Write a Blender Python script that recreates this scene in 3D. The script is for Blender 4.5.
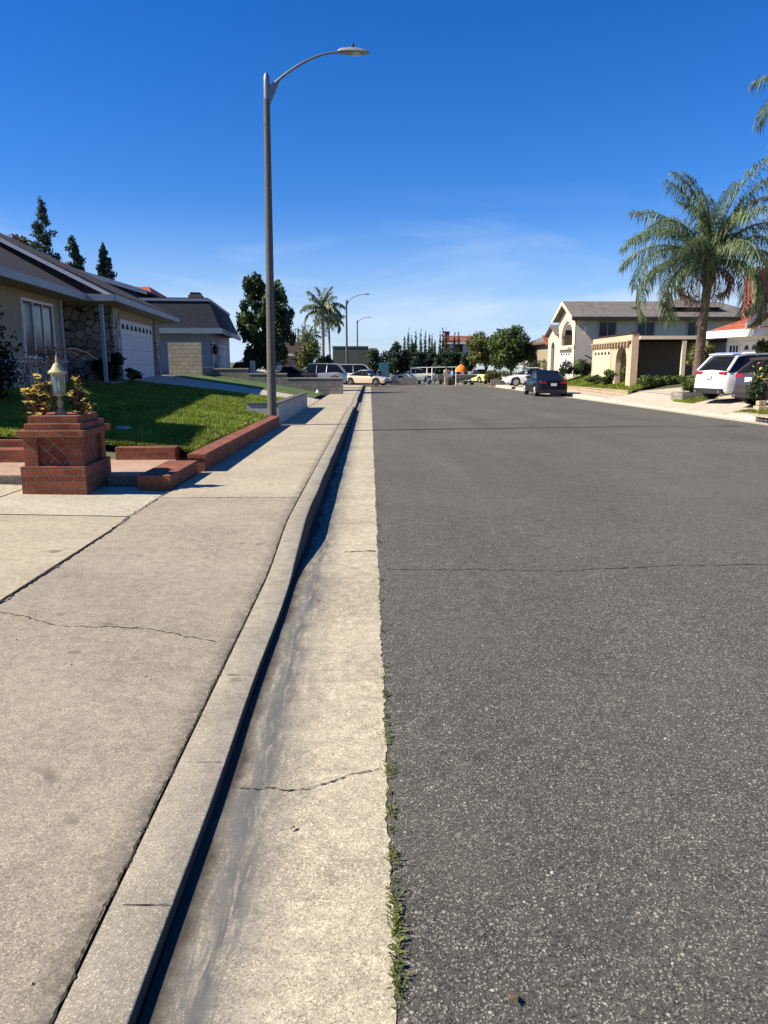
import bpy, bmesh, math, random
import numpy as np
from mathutils import Vector, Matrix
R_ = math.radians
random.seed(7)
for o in list(bpy.data.objects): bpy.data.objects.remove(o)
S = bpy.context.scene
C = S.collection
# ------------------------------------------------------------------ camera, sky, sun, exposure
EYE = 1.57; FPX = 760.0
cam = bpy.data.cameras.new('camera'); co = bpy.data.objects.new('camera', cam); C.objects.link(co)
cam.sensor_fit = 'VERTICAL'; cam.sensor_height = 36; cam.lens = FPX/1024*36
cam.clip_start = 0.05; cam.clip_end = 3000
co.location = (0, 0, EYE); co.rotation_euler = (R_(90-11.165), 0, R_(-1.035))
S.camera = co
S.render.resolution_x = 768; S.render.resolution_y = 1024
SUN_EL = 40.0; sd = Vector((-1, -0.16, 0)).normalized()
sdir = Vector((sd.x*math.cos(R_(SUN_EL)), sd.y*math.cos(R_(SUN_EL)), math.sin(R_(SUN_EL))))
W = bpy.data.worlds.new('World'); S.world = W; W.use_nodes = True
nt = W.node_tree; bg = nt.nodes['Background']
sky = nt.nodes.new('ShaderNodeTexSky'); sky.sky_type = 'NISHITA'; sky.sun_disc = False
sky.sun_elevation = R_(SUN_EL); sky.sun_rotation = math.atan2(sd.x, sd.y)
sky.air_density = 1.0; sky.dust_density = 0.0; sky.ozone_density = 4.0
hs = nt.nodes.new('ShaderNodeHueSaturation'); hs.inputs['Saturation'].default_value = 1.35; hs.inputs['Value'].default_value = 1.0
nt.links.new(sky.outputs[0], hs.inputs['Color'])
tc = nt.nodes.new('ShaderNodeTexCoord')
mp = nt.nodes.new('ShaderNodeMapping'); mp.inputs['Scale'].default_value = (1.1, 1.1, 7.5); mp.inputs['Rotation'].default_value = (0.06, 0.16, 0.9)
nz = nt.nodes.new('ShaderNodeTexNoise'); nz.inputs['Scale'].default_value = 1.7; nz.inputs['Detail'].default_value = 7; nz.inputs['Roughness'].default_value = .55; nz.inputs['Distortion'].default_value = .6
cr = nt.nodes.new('ShaderNodeValToRGB'); cr.color_ramp.elements[0].position = .47; cr.color_ramp.elements[1].position = .66
cr.color_ramp.elements[1].color = (.75, .75, .75, 1)
mx = nt.nodes.new('ShaderNodeMixRGB'); mx.inputs['Color2'].default_value = (5.2, 6.6, 8.6, 1)
sp = nt.nodes.new('ShaderNodeSeparateXYZ'); mr = nt.nodes.new('ShaderNodeMapRange')
mr.inputs['From Min'].default_value = .21; mr.inputs['From Max'].default_value = .03
mm = nt.nodes.new('ShaderNodeMath'); mm.operation = 'MULTIPLY'
nt.links.new(tc.outputs['Generated'], mp.inputs[0]); nt.links.new(mp.outputs[0], nz.inputs['Vector'])
nt.links.new(nz.outputs['Fac'], cr.inputs[0]); nt.links.new(tc.outputs['Generated'], sp.inputs[0])
nt.links.new(sp.outputs['Z'], mr.inputs['Value']); nt.links.new(cr.outputs[0], mm.inputs[0]); nt.links.new(mr.outputs[0], mm.inputs[1])
tint = nt.nodes.new('ShaderNodeMixRGB'); tint.blend_type = 'MULTIPLY'; tint.inputs['Fac'].default_value = 1; tint.inputs['Color2'].default_value = (.74, .87, 1.24, 1)
nt.links.new(hs.outputs[0], tint.inputs['Color1'])
hz = nt.nodes.new('ShaderNodeMapRange'); hz.inputs['From Min'].default_value = .20; hz.inputs['From Max'].default_value = 0; hz.inputs['To Max'].default_value = .42; hz.interpolation_type = 'SMOOTHSTEP'
nt.links.new(sp.outputs['Z'], hz.inputs['Value']); am = nt.nodes.new('ShaderNodeMath'); am.use_clamp = True; nt.links.new(mm.outputs[0], am.inputs[0]); nt.links.new(hz.outputs[0], am.inputs[1])
nt.links.new(am.outputs[0], mx.inputs['Fac']); nt.links.new(tint.outputs[0], mx.inputs['Color1'])
nt.links.new(mx.outputs[0], bg.inputs['Color']); bg.inputs['Strength'].default_value = .064
sl = bpy.data.lights.new('sun', 'SUN'); so = bpy.data.objects.new('sun', sl); C.objects.link(so)
sl.energy = 5.0; sl.angle = R_(.53); sl.color = (1, .90, .74)
so.rotation_euler = sdir.to_track_quat('Z', 'Y').to_euler()
S.view_settings.view_transform = 'Standard'; S.view_settings.look = 'None'; S.view_settings.gamma = 1
S.view_settings.exposure = 0.92
try: S.view_settings.use_curve_mapping = False
except Exception: pass

def PX(px, Y): return (px-370)*(Y*.981+.3)/FPX          # metres across the street at distance Y
def PZ(py, Y): return EYE-(py-362)*.981*(Y*.981+.3)/FPX  # height above the near road at distance Y

# ------------------------------------------------------------------ materials
MATS = {}
def N(t, typ, **kw):
    n = t.nodes.new(typ)
    for k, v in kw.items():
        if k in n.inputs.keys(): n.inputs[k].default_value = v
        else: setattr(n, k, v)
    return n
def mixc(t, fac, a, b, mode='MIX'):
    n = t.nodes.new('ShaderNodeMixRGB'); n.blend_type = mode
    for i, v in (('Fac', fac), ('Color1', a), ('Color2', b)):
        if hasattr(v, 'is_linked') or hasattr(v, 'links'): t.links.new(v, n.inputs[i])
        elif i == 'Fac': n.inputs[i].default_value = v
        else: n.inputs[i].default_value = (*v[:3], 1)
    return n.outputs[0]
def ramp(t, src, p0, p1, c0=(0, 0, 0), c1=(1, 1, 1)):
    n = t.nodes.new('ShaderNodeValToRGB'); e = n.color_ramp.elements
    e[0].position = p0; e[1].position = p1; e[0].color = (*c0, 1); e[1].color = (*c1, 1)
    t.links.new(src, n.inputs[0]); return n.outputs[0]
def base(name, rough=.85, metal=0, spec=.4):
    m = bpy.data.materials.new(name); m.use_nodes = True; t = m.node_tree
    b = t.nodes['Principled BSDF']; b.inputs['Roughness'].default_value = rough; b.inputs['Metallic'].default_value = metal
    b.inputs['Specular IOR Level'].default_value = spec
    MATS[name] = m; return m, t, b
def crd(t, uv=False):
    n = t.nodes.new('ShaderNodeTexCoord'); return n.outputs['UV' if uv else 'Object']
def noise(t, co_, sc, det=4, rough=.6, dist=0):
    n = N(t, 'ShaderNodeTexNoise', Scale=sc, Detail=det, Roughness=rough, Distortion=dist); t.links.new(co_, n.inputs['Vector']); return n.outputs['Fac']
def bump(t, b, h, s=.3, d=.01):
    n = N(t, 'ShaderNodeBump', Strength=s, Distance=d); t.links.new(h, n.inputs['Height']); t.links.new(n.outputs[0], b.inputs['Normal'])
def simple(name, col, rough=.8, var=.25, sc=3, metal=0, bs=.15, spec=.4, bsc=40):
    m, t, b = base(name, rough, metal, spec); c = crd(t)
    n = noise(t, c, sc, 5)
    f = ramp(t, n, .3, .7)
    d = tuple(v*(1-var) for v in col); l = tuple(min(1, v*(1+var)) for v in col)
    t.links.new(mixc(t, f, d, l), b.inputs['Base Color'])
    if bs: bump(t, b, noise(t, c, bsc, 3), bs, .01)
    return m
def brickmat(name, c1, c2, mort, w, h, ms=.01, off=.5, rough=.85, bs=.5, dirt=.3, rot=0, noisec=.35):
    m, t, b = base(name, rough); uv = crd(t, True)
    if rot:
        mp_ = N(t, 'ShaderNodeMapping'); mp_.inputs['Rotation'].default_value = (0, 0, rot); t.links.new(uv, mp_.inputs[0]); uv = mp_.outputs[0]
    n = N(t, 'ShaderNodeTexBrick', Scale=1.0); n.inputs['Brick Width'].default_value = w; n.inputs['Row Height'].default_value = h
    n.inputs['Mortar Size'].default_value = ms; n.inputs['Mortar Smooth'].default_value = .2; n.offset = off
    n.inputs['Color1'].default_value = (*c1, 1); n.inputs['Color2'].default_value = (*c2, 1); n.inputs['Mortar'].default_value = (*mort, 1); n.inputs['Bias'].default_value = 0
    t.links.new(uv, n.inputs['Vector'])
    c = crd(t); d = ramp(t, noise(t, c, 2.3, 6, .65), .3, .7, (1-dirt,)*3, (1.12,)*3)
    o = mixc(t, 1.0, n.outputs['Color'], d, 'MULTIPLY')
    fine = ramp(t, noise(t, c, 45, 3), .35, .7, (1-noisec,)*3, (1.15,)*3)
    o = mixc(t, 1.0, o, fine, 'MULTIPLY')
    t.links.new(o, b.inputs['Base Color'])
    inv = N(t, 'ShaderNodeMath', operation='SUBTRACT'); inv.inputs[0].default_value = 1; t.links.new(n.outputs['Fac'], inv.inputs[1])
    ad = N(t, 'ShaderNodeMath', operation='ADD'); t.links.new(inv.outputs[0], ad.inputs[0])
    ml = N(t, 'ShaderNodeMath', operation='MULTIPLY'); ml.inputs[1].default_value = .3; t.links.new(noise(t, c, 60, 3), ml.inputs[0]); t.links.new(ml.outputs[0], ad.inputs[1])
    bump(t, b, ad.outputs[0], bs, .012); return m
def asphalt():
    m, t, b = base('asphalt', .88, spec=.35); c = crd(t)
    v = N(t, 'ShaderNodeTexVoronoi', Scale=185.0); t.links.new(c, v.inputs['Vector'])
    sepc = N(t, 'ShaderNodeSeparateColor'); t.links.new(v.outputs['Color'], sepc.inputs[0])
    v2 = N(t, 'ShaderNodeTexVoronoi', Scale=62.0); t.links.new(c, v2.inputs['Vector'])
    sep2 = N(t, 'ShaderNodeSeparateColor'); t.links.new(v2.outputs['Color'], sep2.inputs[0])
    big = ramp(t, noise(t, c, .5, 6, .6, .4), .3, .72, (.078, .075, .060), (.110, .106, .085))
    o = mixc(t, ramp(t, sepc.outputs[0], .0, .5), (.022, .021, .018), big)
    o = mixc(t, ramp(t, sepc.outputs[1], .80, .95), o, (.29, .275, .225))
    sm = N(t, 'ShaderNodeMath', operation='LESS_THAN'); t.links.new(v2.outputs['Distance'], sm.inputs[0]); sm.inputs[1].default_value = .32
    s2 = N(t, 'ShaderNodeMath', operation='GREATER_THAN'); t.links.new(sep2.outputs[0], s2.inputs[0]); s2.inputs[1].default_value = .965
    m2 = N(t, 'ShaderNodeMath', operation='MULTIPLY'); t.links.new(sm.outputs[0], m2.inputs[0]); t.links.new(s2.outputs[0], m2.inputs[1])
    o = mixc(t, m2.outputs[0], o, (.40, .37, .31))
    mid = ramp(t, noise(t, c, 9, 4, .7), .35, .7, (.82,)*3, (1.12,)*3)
    o = mixc(t, 1.0, o, mid, 'MULTIPLY')
    mpx = N(t, 'ShaderNodeMapping'); mpx.inputs['Scale'].default_value = (.9, .06, 1); t.links.new(c, mpx.inputs[0])
    o = mixc(t, 1.0, o, ramp(t, noise(t, mpx.outputs[0], 1.0, 4), .35, .68, (.86,)*3, (1.1,)*3), 'MULTIPLY')
    o = mixc(t, ramp(t, noise(t, c, 1.7, 5, .7, .8), .60, .74, (0,)*3, (.45,)*3), o, (.045, .042, .036))
    o = mixc(t, ramp(t, noise(t, c, .33, 4, .6), .50, .68, (0,)*3, (.35,)*3), o, (.13, .118, .092))
    t.links.new(o, b.inputs['Base Color'])
    bump(t, b, v.outputs['Distance'], .55, .005); return m
def concrete(name, col, stain=None, speck=.5, dirt=.25, edge=False):
    m, t, b = base(name, .9, spec=.3); c = crd(t)
    o = mixc(t, ramp(t, noise(t, c, 1.1, 7, .65, .5), .3, .72), tuple(v*(1-dirt) for v in col), tuple(v*(1+dirt*.35) for v in col))
    v = N(t, 'ShaderNodeTexVoronoi', Scale=230.0); t.links.new(c, v.inputs['Vector'])
    sepc = N(t, 'ShaderNodeSeparateColor'); t.links.new(v.outputs['Color'], sepc.inputs[0])
    o = mixc(t, 1.0, o, ramp(t, sepc.outputs[0], .0, .35, (1-speck,)*3, (1.03,)*3), 'MULTIPLY')
    o = mixc(t, ramp(t, sepc.outputs[1], .82, .95), o, tuple(min(1, v*1.45) for v in col))
    o = mixc(t, 1.0, o, ramp(t, noise(t, c, 105, 4, .8), .35, .6, (1-speck*.55,)*3, (1.08,)*3), 'MULTIPLY')
    o = mixc(t, 1.0, o, ramp(t, noise(t, c, 14, 5, .75), .34, .62, (1-dirt*.9,)*3, (1.06,)*3), 'MULTIPLY')
    sp_ = ramp(t, noise(t, c, 5.5, 2, .4), .70, .76)      # scattered dark spots
    o = mixc(t, sp_, o, tuple(v*.5 for v in col))
    if edge:       # grime that collects along the joint behind the kerb
        sx = N(t, 'ShaderNodeSeparateXYZ'); t.links.new(c, sx.inputs[0])
        wn = N(t, 'ShaderNodeMath', operation='MULTIPLY_ADD'); wn.inputs[1].default_value = .16; t.links.new(noise(t, c, 5, 6, .75), wn.inputs[0]); t.links.new(sx.outputs['X'], wn.inputs[2])
        rr = t.nodes.new('ShaderNodeMapRange'); rr.inputs['From Min'].default_value = -.78; rr.inputs['From Max'].default_value = -.69; rr.inputs['To Max'].default_value = .8; t.links.new(wn.outputs[0], rr.inputs['Value'])
        o = mixc(t, mixc(t, 1.0, rr.outputs[0], ramp(t, noise(t, c, 30, 4, .7), .35, .55, (.3,)*3, (1,)*3), 'MULTIPLY'), o, (.10, .09, .075))
    if stain:      # a dark water line that runs along the flow line by the kerb
        sx = N(t, 'ShaderNodeSeparateXYZ'); t.links.new(c, sx.inputs[0])
        wn = N(t, 'ShaderNodeMath', operation='MULTIPLY_ADD'); wn.inputs[1].default_value = .22; t.links.new(noise(t, c, 1.6, 6, .7), wn.inputs[0]); t.links.new(sx.outputs['X'], wn.inputs[2])
        a = ramp(t, wn.outputs[0], 0, 1)
        rr = t.nodes.new('ShaderNodeMapRange'); rr.inputs['From Min'].default_value = stain[0]; rr.inputs['From Max'].default_value = stain[1]
        t.links.new(wn.outputs[0], rr.inputs['Value'])
        cc = t.nodes.new('ShaderNodeValToRGB'); e = cc.color_ramp.elements; e[0].position = 0; e[0].color = (.6,)*3+(1,); e[1].position = 1; e[1].color = (0, 0, 0, 1)
        k = e.new(.38); k.color = (1,)*3+(1,); k = e.new(.62); k.color = (.45,)*3+(1,)
        t.links.new(rr.outputs[0], cc.inputs[0])
        ms_ = N(t, 'ShaderNodeMapping'); ms_.inputs['Scale'].default_value = (16, 2.2, 1); t.links.new(c, ms_.inputs[0])
        st = mixc(t, 1.0, cc.outputs[0], ramp(t, noise(t, ms_.outputs[0], 1.6, 6, .75, .6), .34, .52, (.4,)*3, (1,)*3), 'MULTIPLY')
        o = mixc(t, st, o, (.10, .10, .098))
        ed = t.nodes.new('ShaderNodeMapRange'); ed.inputs['From Min'].default_value = -.37; ed.inputs['From Max'].default_value = -.43; t.links.new(wn.outputs[0], ed.inputs['Value'])  # strip under the kerb's shadow, its shade deepened in the gutter colour
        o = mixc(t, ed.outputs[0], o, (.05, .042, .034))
    t.links.new(o, b.inputs['Base Color'])
    bump(t, b, v.outputs['Distance'], .25, .002); return m
def leafmat(name, a, b_, rough=.6, trans=.25):
    m, t, b = base(name, rough, spec=.3)
    g = t.nodes.new('ShaderNodeNewGeometry'); c = crd(t)
    o = mixc(t, g.outputs['Random Per Island'], a, b_)
    o = mixc(t, 1.0, o, ramp(t, noise(t, c, 1.3, 3), .35, .65, (.65,)*3, (1.2,)*3), 'MULTIPLY')
    t.links.new(o, b.inputs['Base Color'])
    tr = t.nodes.new('ShaderNodeBsdfTranslucent'); t.links.new(o, tr.inputs['Color'])
    ms = t.nodes.new('ShaderNodeMixShader'); ms.inputs[0].default_value = trans
    t.links.new(b.outputs[0], ms.inputs[1]); t.links.new(tr.outputs[0], ms.inputs[2]); t.links.new(ms.outputs[0], t.nodes['Material Output'].inputs[0])
    return m
def paint(name, col, rough=.25, metal=0, coat=1.0):
    m, t, b = base(name, rough, metal, .5); c = crd(t)
    o = mixc(t, ramp(t, noise(t, c, 6, 5), .3, .75), tuple(v*.93 for v in col), col)
    t.links.new(o, b.inputs['Base Color']); b.inputs['Coat Weight'].default_value = coat; b.inputs['Coat Roughness'].default_value = .06
    return m
def glassy(name, col=(.012, .015, .02), rough=.05):
    m, t, b = base(name, rough, 0, .8); c = crd(t)
    t.links.new(mixc(t, noise(t, c, 1.5, 3), tuple(v*.6 for v in col), tuple(v*1.5 for v in col)), b.inputs['Base Color']); return m
def stonemat():
    m, t, b = base('stone_veneer', .85); uv = crd(t, True)
    d = N(t, 'ShaderNodeTexNoise', Scale=2.5, Detail=2.0); t.links.new(uv, d.inputs['Vector'])
    mv = mixc(t, .14, uv, d.outputs['Color'])
    v = N(t, 'ShaderNodeTexVoronoi', Scale=3.9, feature='DISTANCE_TO_EDGE'); t.links.new(mv, v.inputs['Vector'])
    vc = N(t, 'ShaderNodeTexVoronoi', Scale=3.9); t.links.new(mv, vc.inputs['Vector'])
    sc_ = N(t, 'ShaderNodeSeparateColor'); t.links.new(vc.outputs['Color'], sc_.inputs[0])
    st = mixc(t, sc_.outputs[0], (.20, .19, .175), (.42, .38, .32))
    e = ramp(t, v.outputs['Distance'], .025, .055)
    t.links.new(mixc(t, e, (.025, .024, .023), st), b.inputs['Base Color'])
    bump(t, b, e, .8, .04); return m
def tilemat(name, a, b_, w=.28, h=.38):
    m, t, b = base(name, .75); uv = crd(t, True)
    n = N(t, 'ShaderNodeTexBrick', Scale=1.0); n.inputs['Brick Width'].default_value = w; n.inputs['Row Height'].default_value = h
    n.inputs['Mortar Size'].default_value = .018; n.inputs['Color1'].default_value = (*a, 1); n.inputs['Color2'].default_value = (*b_, 1)
    n.inputs['Mortar'].default_value = (*[v*.25 for v in a], 1); n.offset = 0; t.links.new(uv, n.inputs['Vector'])
    c = crd(t)
    t.links.new(mixc(t, 1.0, n.outputs['Color'], ramp(t, noise(t, c, 1.5, 6), .3, .7, (.72,)*3, (1.15,)*3), 'MULTIPLY'), b.inputs['Base Color'])
    inv = N(t, 'ShaderNodeMath', operation='SUBTRACT'); inv.inputs[0].default_value = 1; t.links.new(n.outputs['Fac'], inv.inputs[1])
    bump(t, b, inv.outputs[0], .8, .04); return m
asphalt()
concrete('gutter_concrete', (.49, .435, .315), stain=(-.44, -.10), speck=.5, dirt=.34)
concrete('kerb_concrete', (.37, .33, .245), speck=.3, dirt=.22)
def kerb_face_shade():      # shade on the kerb's street face, painted into its colour
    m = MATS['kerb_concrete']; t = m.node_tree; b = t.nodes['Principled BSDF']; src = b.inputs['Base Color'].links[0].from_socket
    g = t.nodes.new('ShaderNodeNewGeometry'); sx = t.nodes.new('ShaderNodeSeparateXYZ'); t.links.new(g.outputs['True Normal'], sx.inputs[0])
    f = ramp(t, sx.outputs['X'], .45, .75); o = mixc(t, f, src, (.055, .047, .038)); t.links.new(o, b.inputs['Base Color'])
kerb_face_shade()
concrete('walk_concrete', (.355, .31, .23), speck=.45, dirt=.26, edge=True)
concrete('walk_concrete_fine', (.40, .35, .25), speck=.22, dirt=.26, edge=True)
concrete('drive_concrete', (.45, .41, .31), speck=.2, dirt=.25)
concrete('pale_concrete', (.46, .40, .32), speck=.2, dirt=.18)
concrete('patio_tile', (.40, .27, .19), speck=.15, dirt=.25)
concrete('render_grey', (.42, .41, .39), speck=.1, dirt=.2)
concrete('dark_concrete', (.12, .11, .10), speck=.3)
simple('crack', (.035, .03, .024), .95, .3, 30)
simple('tar', (.028, .027, .026), .8, .3, 20)
simple('soil', (.075, .06, .04), .95, .4, 4, bs=.5)
simple('field', (.09, .10, .05), .95, .4, .3, bs=.3)
brickmat('red_brick', (.22, .050, .022), (.36, .10, .042), (.17, .11, .075), .205, .072, .008, dirt=.35)
brickmat('red_brick_diagonal', (.19, .045, .022), (.30, .08, .035), (.26, .19, .14), .22, .11, .007, rot=.785, dirt=.3)
brickmat('tan_block', (.36, .31, .23), (.42, .36, .27), (.20, .17, .13), .41, .20, .012, dirt=.22, noisec=.15)
brickmat('grey_block', (.22, .205, .18), (.27, .25, .21), (.13, .12, .10), .41, .20, .012, dirt=.3, noisec=.2)
brickmat('chimney_brick', (.30, .07, .04), (.38, .10, .06), (.30, .2, .15), .22, .08, .01)
brickmat('brown_shake', (.030, .020, .016), (.048, .033, .027), (.02, .015, .013), .16, .2, .012, dirt=.35)
brickmat('blue_shingle', (.010, .015, .030), (.017, .025, .046), (.010, .013, .02), .22, .2, .014, dirt=.3)
brickmat('grey_shingle', (.17, .155, .135), (.24, .22, .19), (.06, .055, .05), .3, .2, .012, dirt=.3)
brickmat('cream_block', (.55, .45, .26), (.62, .52, .32), (.32, .25, .15), .4, .2, .015)
brickmat('sandstone', (.45, .33, .22), (.52, .40, .28), (.25, .18, .12), .4, .15, .015)
brickmat('siding', (.72, .71, .68), (.75, .74, .70), (.35, .35, .35), 3.0, .2, .008, dirt=.12, noisec=.05)
tilemat('red_tile', (.38, .085, .04), (.47, .13, .06)); tilemat('dull_red_tile', (.24, .09, .06), (.30, .12, .08))
stonemat()
simple('tan_stucco', (.30, .24, .16), .9, .08, 2); simple('cream_stucco', (.60, .51, .38), .9, .06, 2); simple('pink_stucco', (.55, .40, .27), .9, .07, 2)
simple('warm_grey_stucco', (.62, .53, .42), .9, .07, 2); simple('blue_wall', (.20, .25, .30), .9, .08, 2); simple('navy_wall', (.035, .045, .10), .9, .1, 2)
simple('white_paint', (.74, .74, .72), .6, .05, 2, bs=.03); simple('cream_paint', (.70, .58, .38), .6, .05, 2, bs=.03); simple('trim_blue_white', (.30, .33, .35), .6, .08, 2, bs=.03)
simple('garage_white', (.55, .56, .56), .6, .05, 2, bs=.03)
simple('dark_trim', (.04, .03, .025), .7, .2); simple('black_metal', (.015, .015, .016), .45, .2, 5, .5); simple('brown_wood', (.13, .07, .04), .8, .25, 4)
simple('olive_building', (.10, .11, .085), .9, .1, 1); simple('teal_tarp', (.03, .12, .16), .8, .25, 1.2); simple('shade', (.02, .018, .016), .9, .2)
concrete('pole_concrete', (.125, .122, .11), speck=.35, dirt=.2)
simple('galvanised', (.20, .21, .22), .45, .15, 8, .6, bs=.05); simple('lamp_grey', (.28, .30, .32), .4, .1, 8, .3, bs=.03)
simple('verdigris_cream', (.36, .33, .19), .6, .4, 40, .1, bs=.2, bsc=90)
simple('bark', (.10, .075, .055), .95, .35, 8, bs=.8, bsc=18); simple('palm_bark', (.12, .085, .06), .95, .35, 10, bs=.8, bsc=14); simple('dead_frond', (.16, .095, .055), .95, .4, 8)
simple('pale_bark', (.27, .24, .19), .9, .2, 8); simple('twig', (.13, .07, .045), .9, .3, 10)
leafmat('grass_blade', (.08, .14, .012), (.30, .36, .045), .65, .35)
leafmat('dry_grass', (.14, .13, .045), (.26, .22, .09), .8, .2)
leafmat('weed_leaf', (.06, .10, .02), (.26, .27, .08), .7, .3)
leafmat('dark_leaf', (.016, .036, .014), (.055, .090, .034)); leafmat('mid_leaf', (.035, .07, .014), (.11, .16, .035)); leafmat('olive_leaf', (.06, .08, .02), (.17, .19, .055))
leafmat('cypress_leaf', (.012, .030, .016), (.034, .062, .030)); leafmat('pine_leaf', (.018, .040, .028), (.045, .080, .050))
leafmat('palm_leaf', (.045, .09, .04), (.25, .31, .15), .5, .35); leafmat('palm_leaf_far', (.10, .15, .07), (.30, .34, .17), .45, .3)
leafmat('yellow_petal', (.80, .55, .05), (.92, .80, .25), .6, .35); leafmat('blackish_leaf', (.006, .010, .006), (.016, .022, .012)); leafmat('autumn_leaf', (.09, .055, .03), (.16, .10, .05)); leafmat('white_petal', (.6, .6, .55), (.8, .8, .75))
simple('lawn_base', (.075, .12, .018), .95, .4, 1.2, bs=.6); simple('lawn_sheet', (.062, .105, .022), .95, .3, 2, bs=.6)
paint('car_white', (.78, .78, .77)); paint('car_navy', (.005, .007, .010), coat=.1); MATS['car_navy'].node_tree.nodes['Principled BSDF'].inputs['Specular IOR Level'].default_value = .2; paint('car_grey', (.085, .075, .075), .3, .4); paint('car_darkgrey', (.03, .032, .035), .4, .1, .2); paint('car_silver', (.45, .46, .47), .3, .5); paint('car_beige', (.55, .47, .34)); paint('car_lime', (.62, .66, .48)); paint('car_yellow', (.75, .66, .25)); paint('hull_grey', (.45, .44, .40), .4)
glassy('car_glass', (.008, .009, .012)); MATS['car_glass'].node_tree.nodes['Principled BSDF'].inputs['Specular IOR Level'].default_value = .4; glassy('house_glass', (.012, .018, .028), .12); MATS['house_glass'].node_tree.nodes['Principled BSDF'].inputs['Specular IOR Level'].default_value = .3
simple('rubber', (.014, .014, .014), .85, .2); simple('rim', (.40, .41, .42), .35, .1, 8, .8, bs=0); simple('plastic_black', (.02, .02, .022), .6, .2); simple('plate_white', (.70, .70, .68), .5, .05)
simple('red_lens', (.28, .012, .012), .15, .1); simple('clear_lens', (.55, .56, .58), .1, .1); simple('orange_cloth', (.85, .20, .02), .8, .1); simple('blue_cloth', (.06, .28, .62), .85, .15); simple('tan_cloth', (.45, .38, .26), .85, .15); simple('dark_cloth', (.02, .022, .03), .9, .2)
simple('skin', (.42, .24, .16), .6, .1); simple('hair', (.02, .014, .01), .8, .2); simple('curtain', (.35, .34, .32), .9, .2); simple('white_plastic', (.78, .78, .76), .5, .08)
def glass_clear():
    m, t, b = base('lantern_glass', .1); c = crd(t)
    t.links.new(mixc(t, noise(t, c, 12, 3), (.45, .5, .45), (.7, .75, .7)), b.inputs['Base Color']); b.inputs['Transmission Weight'].default_value = .85; return m
glass_clear()

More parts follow.
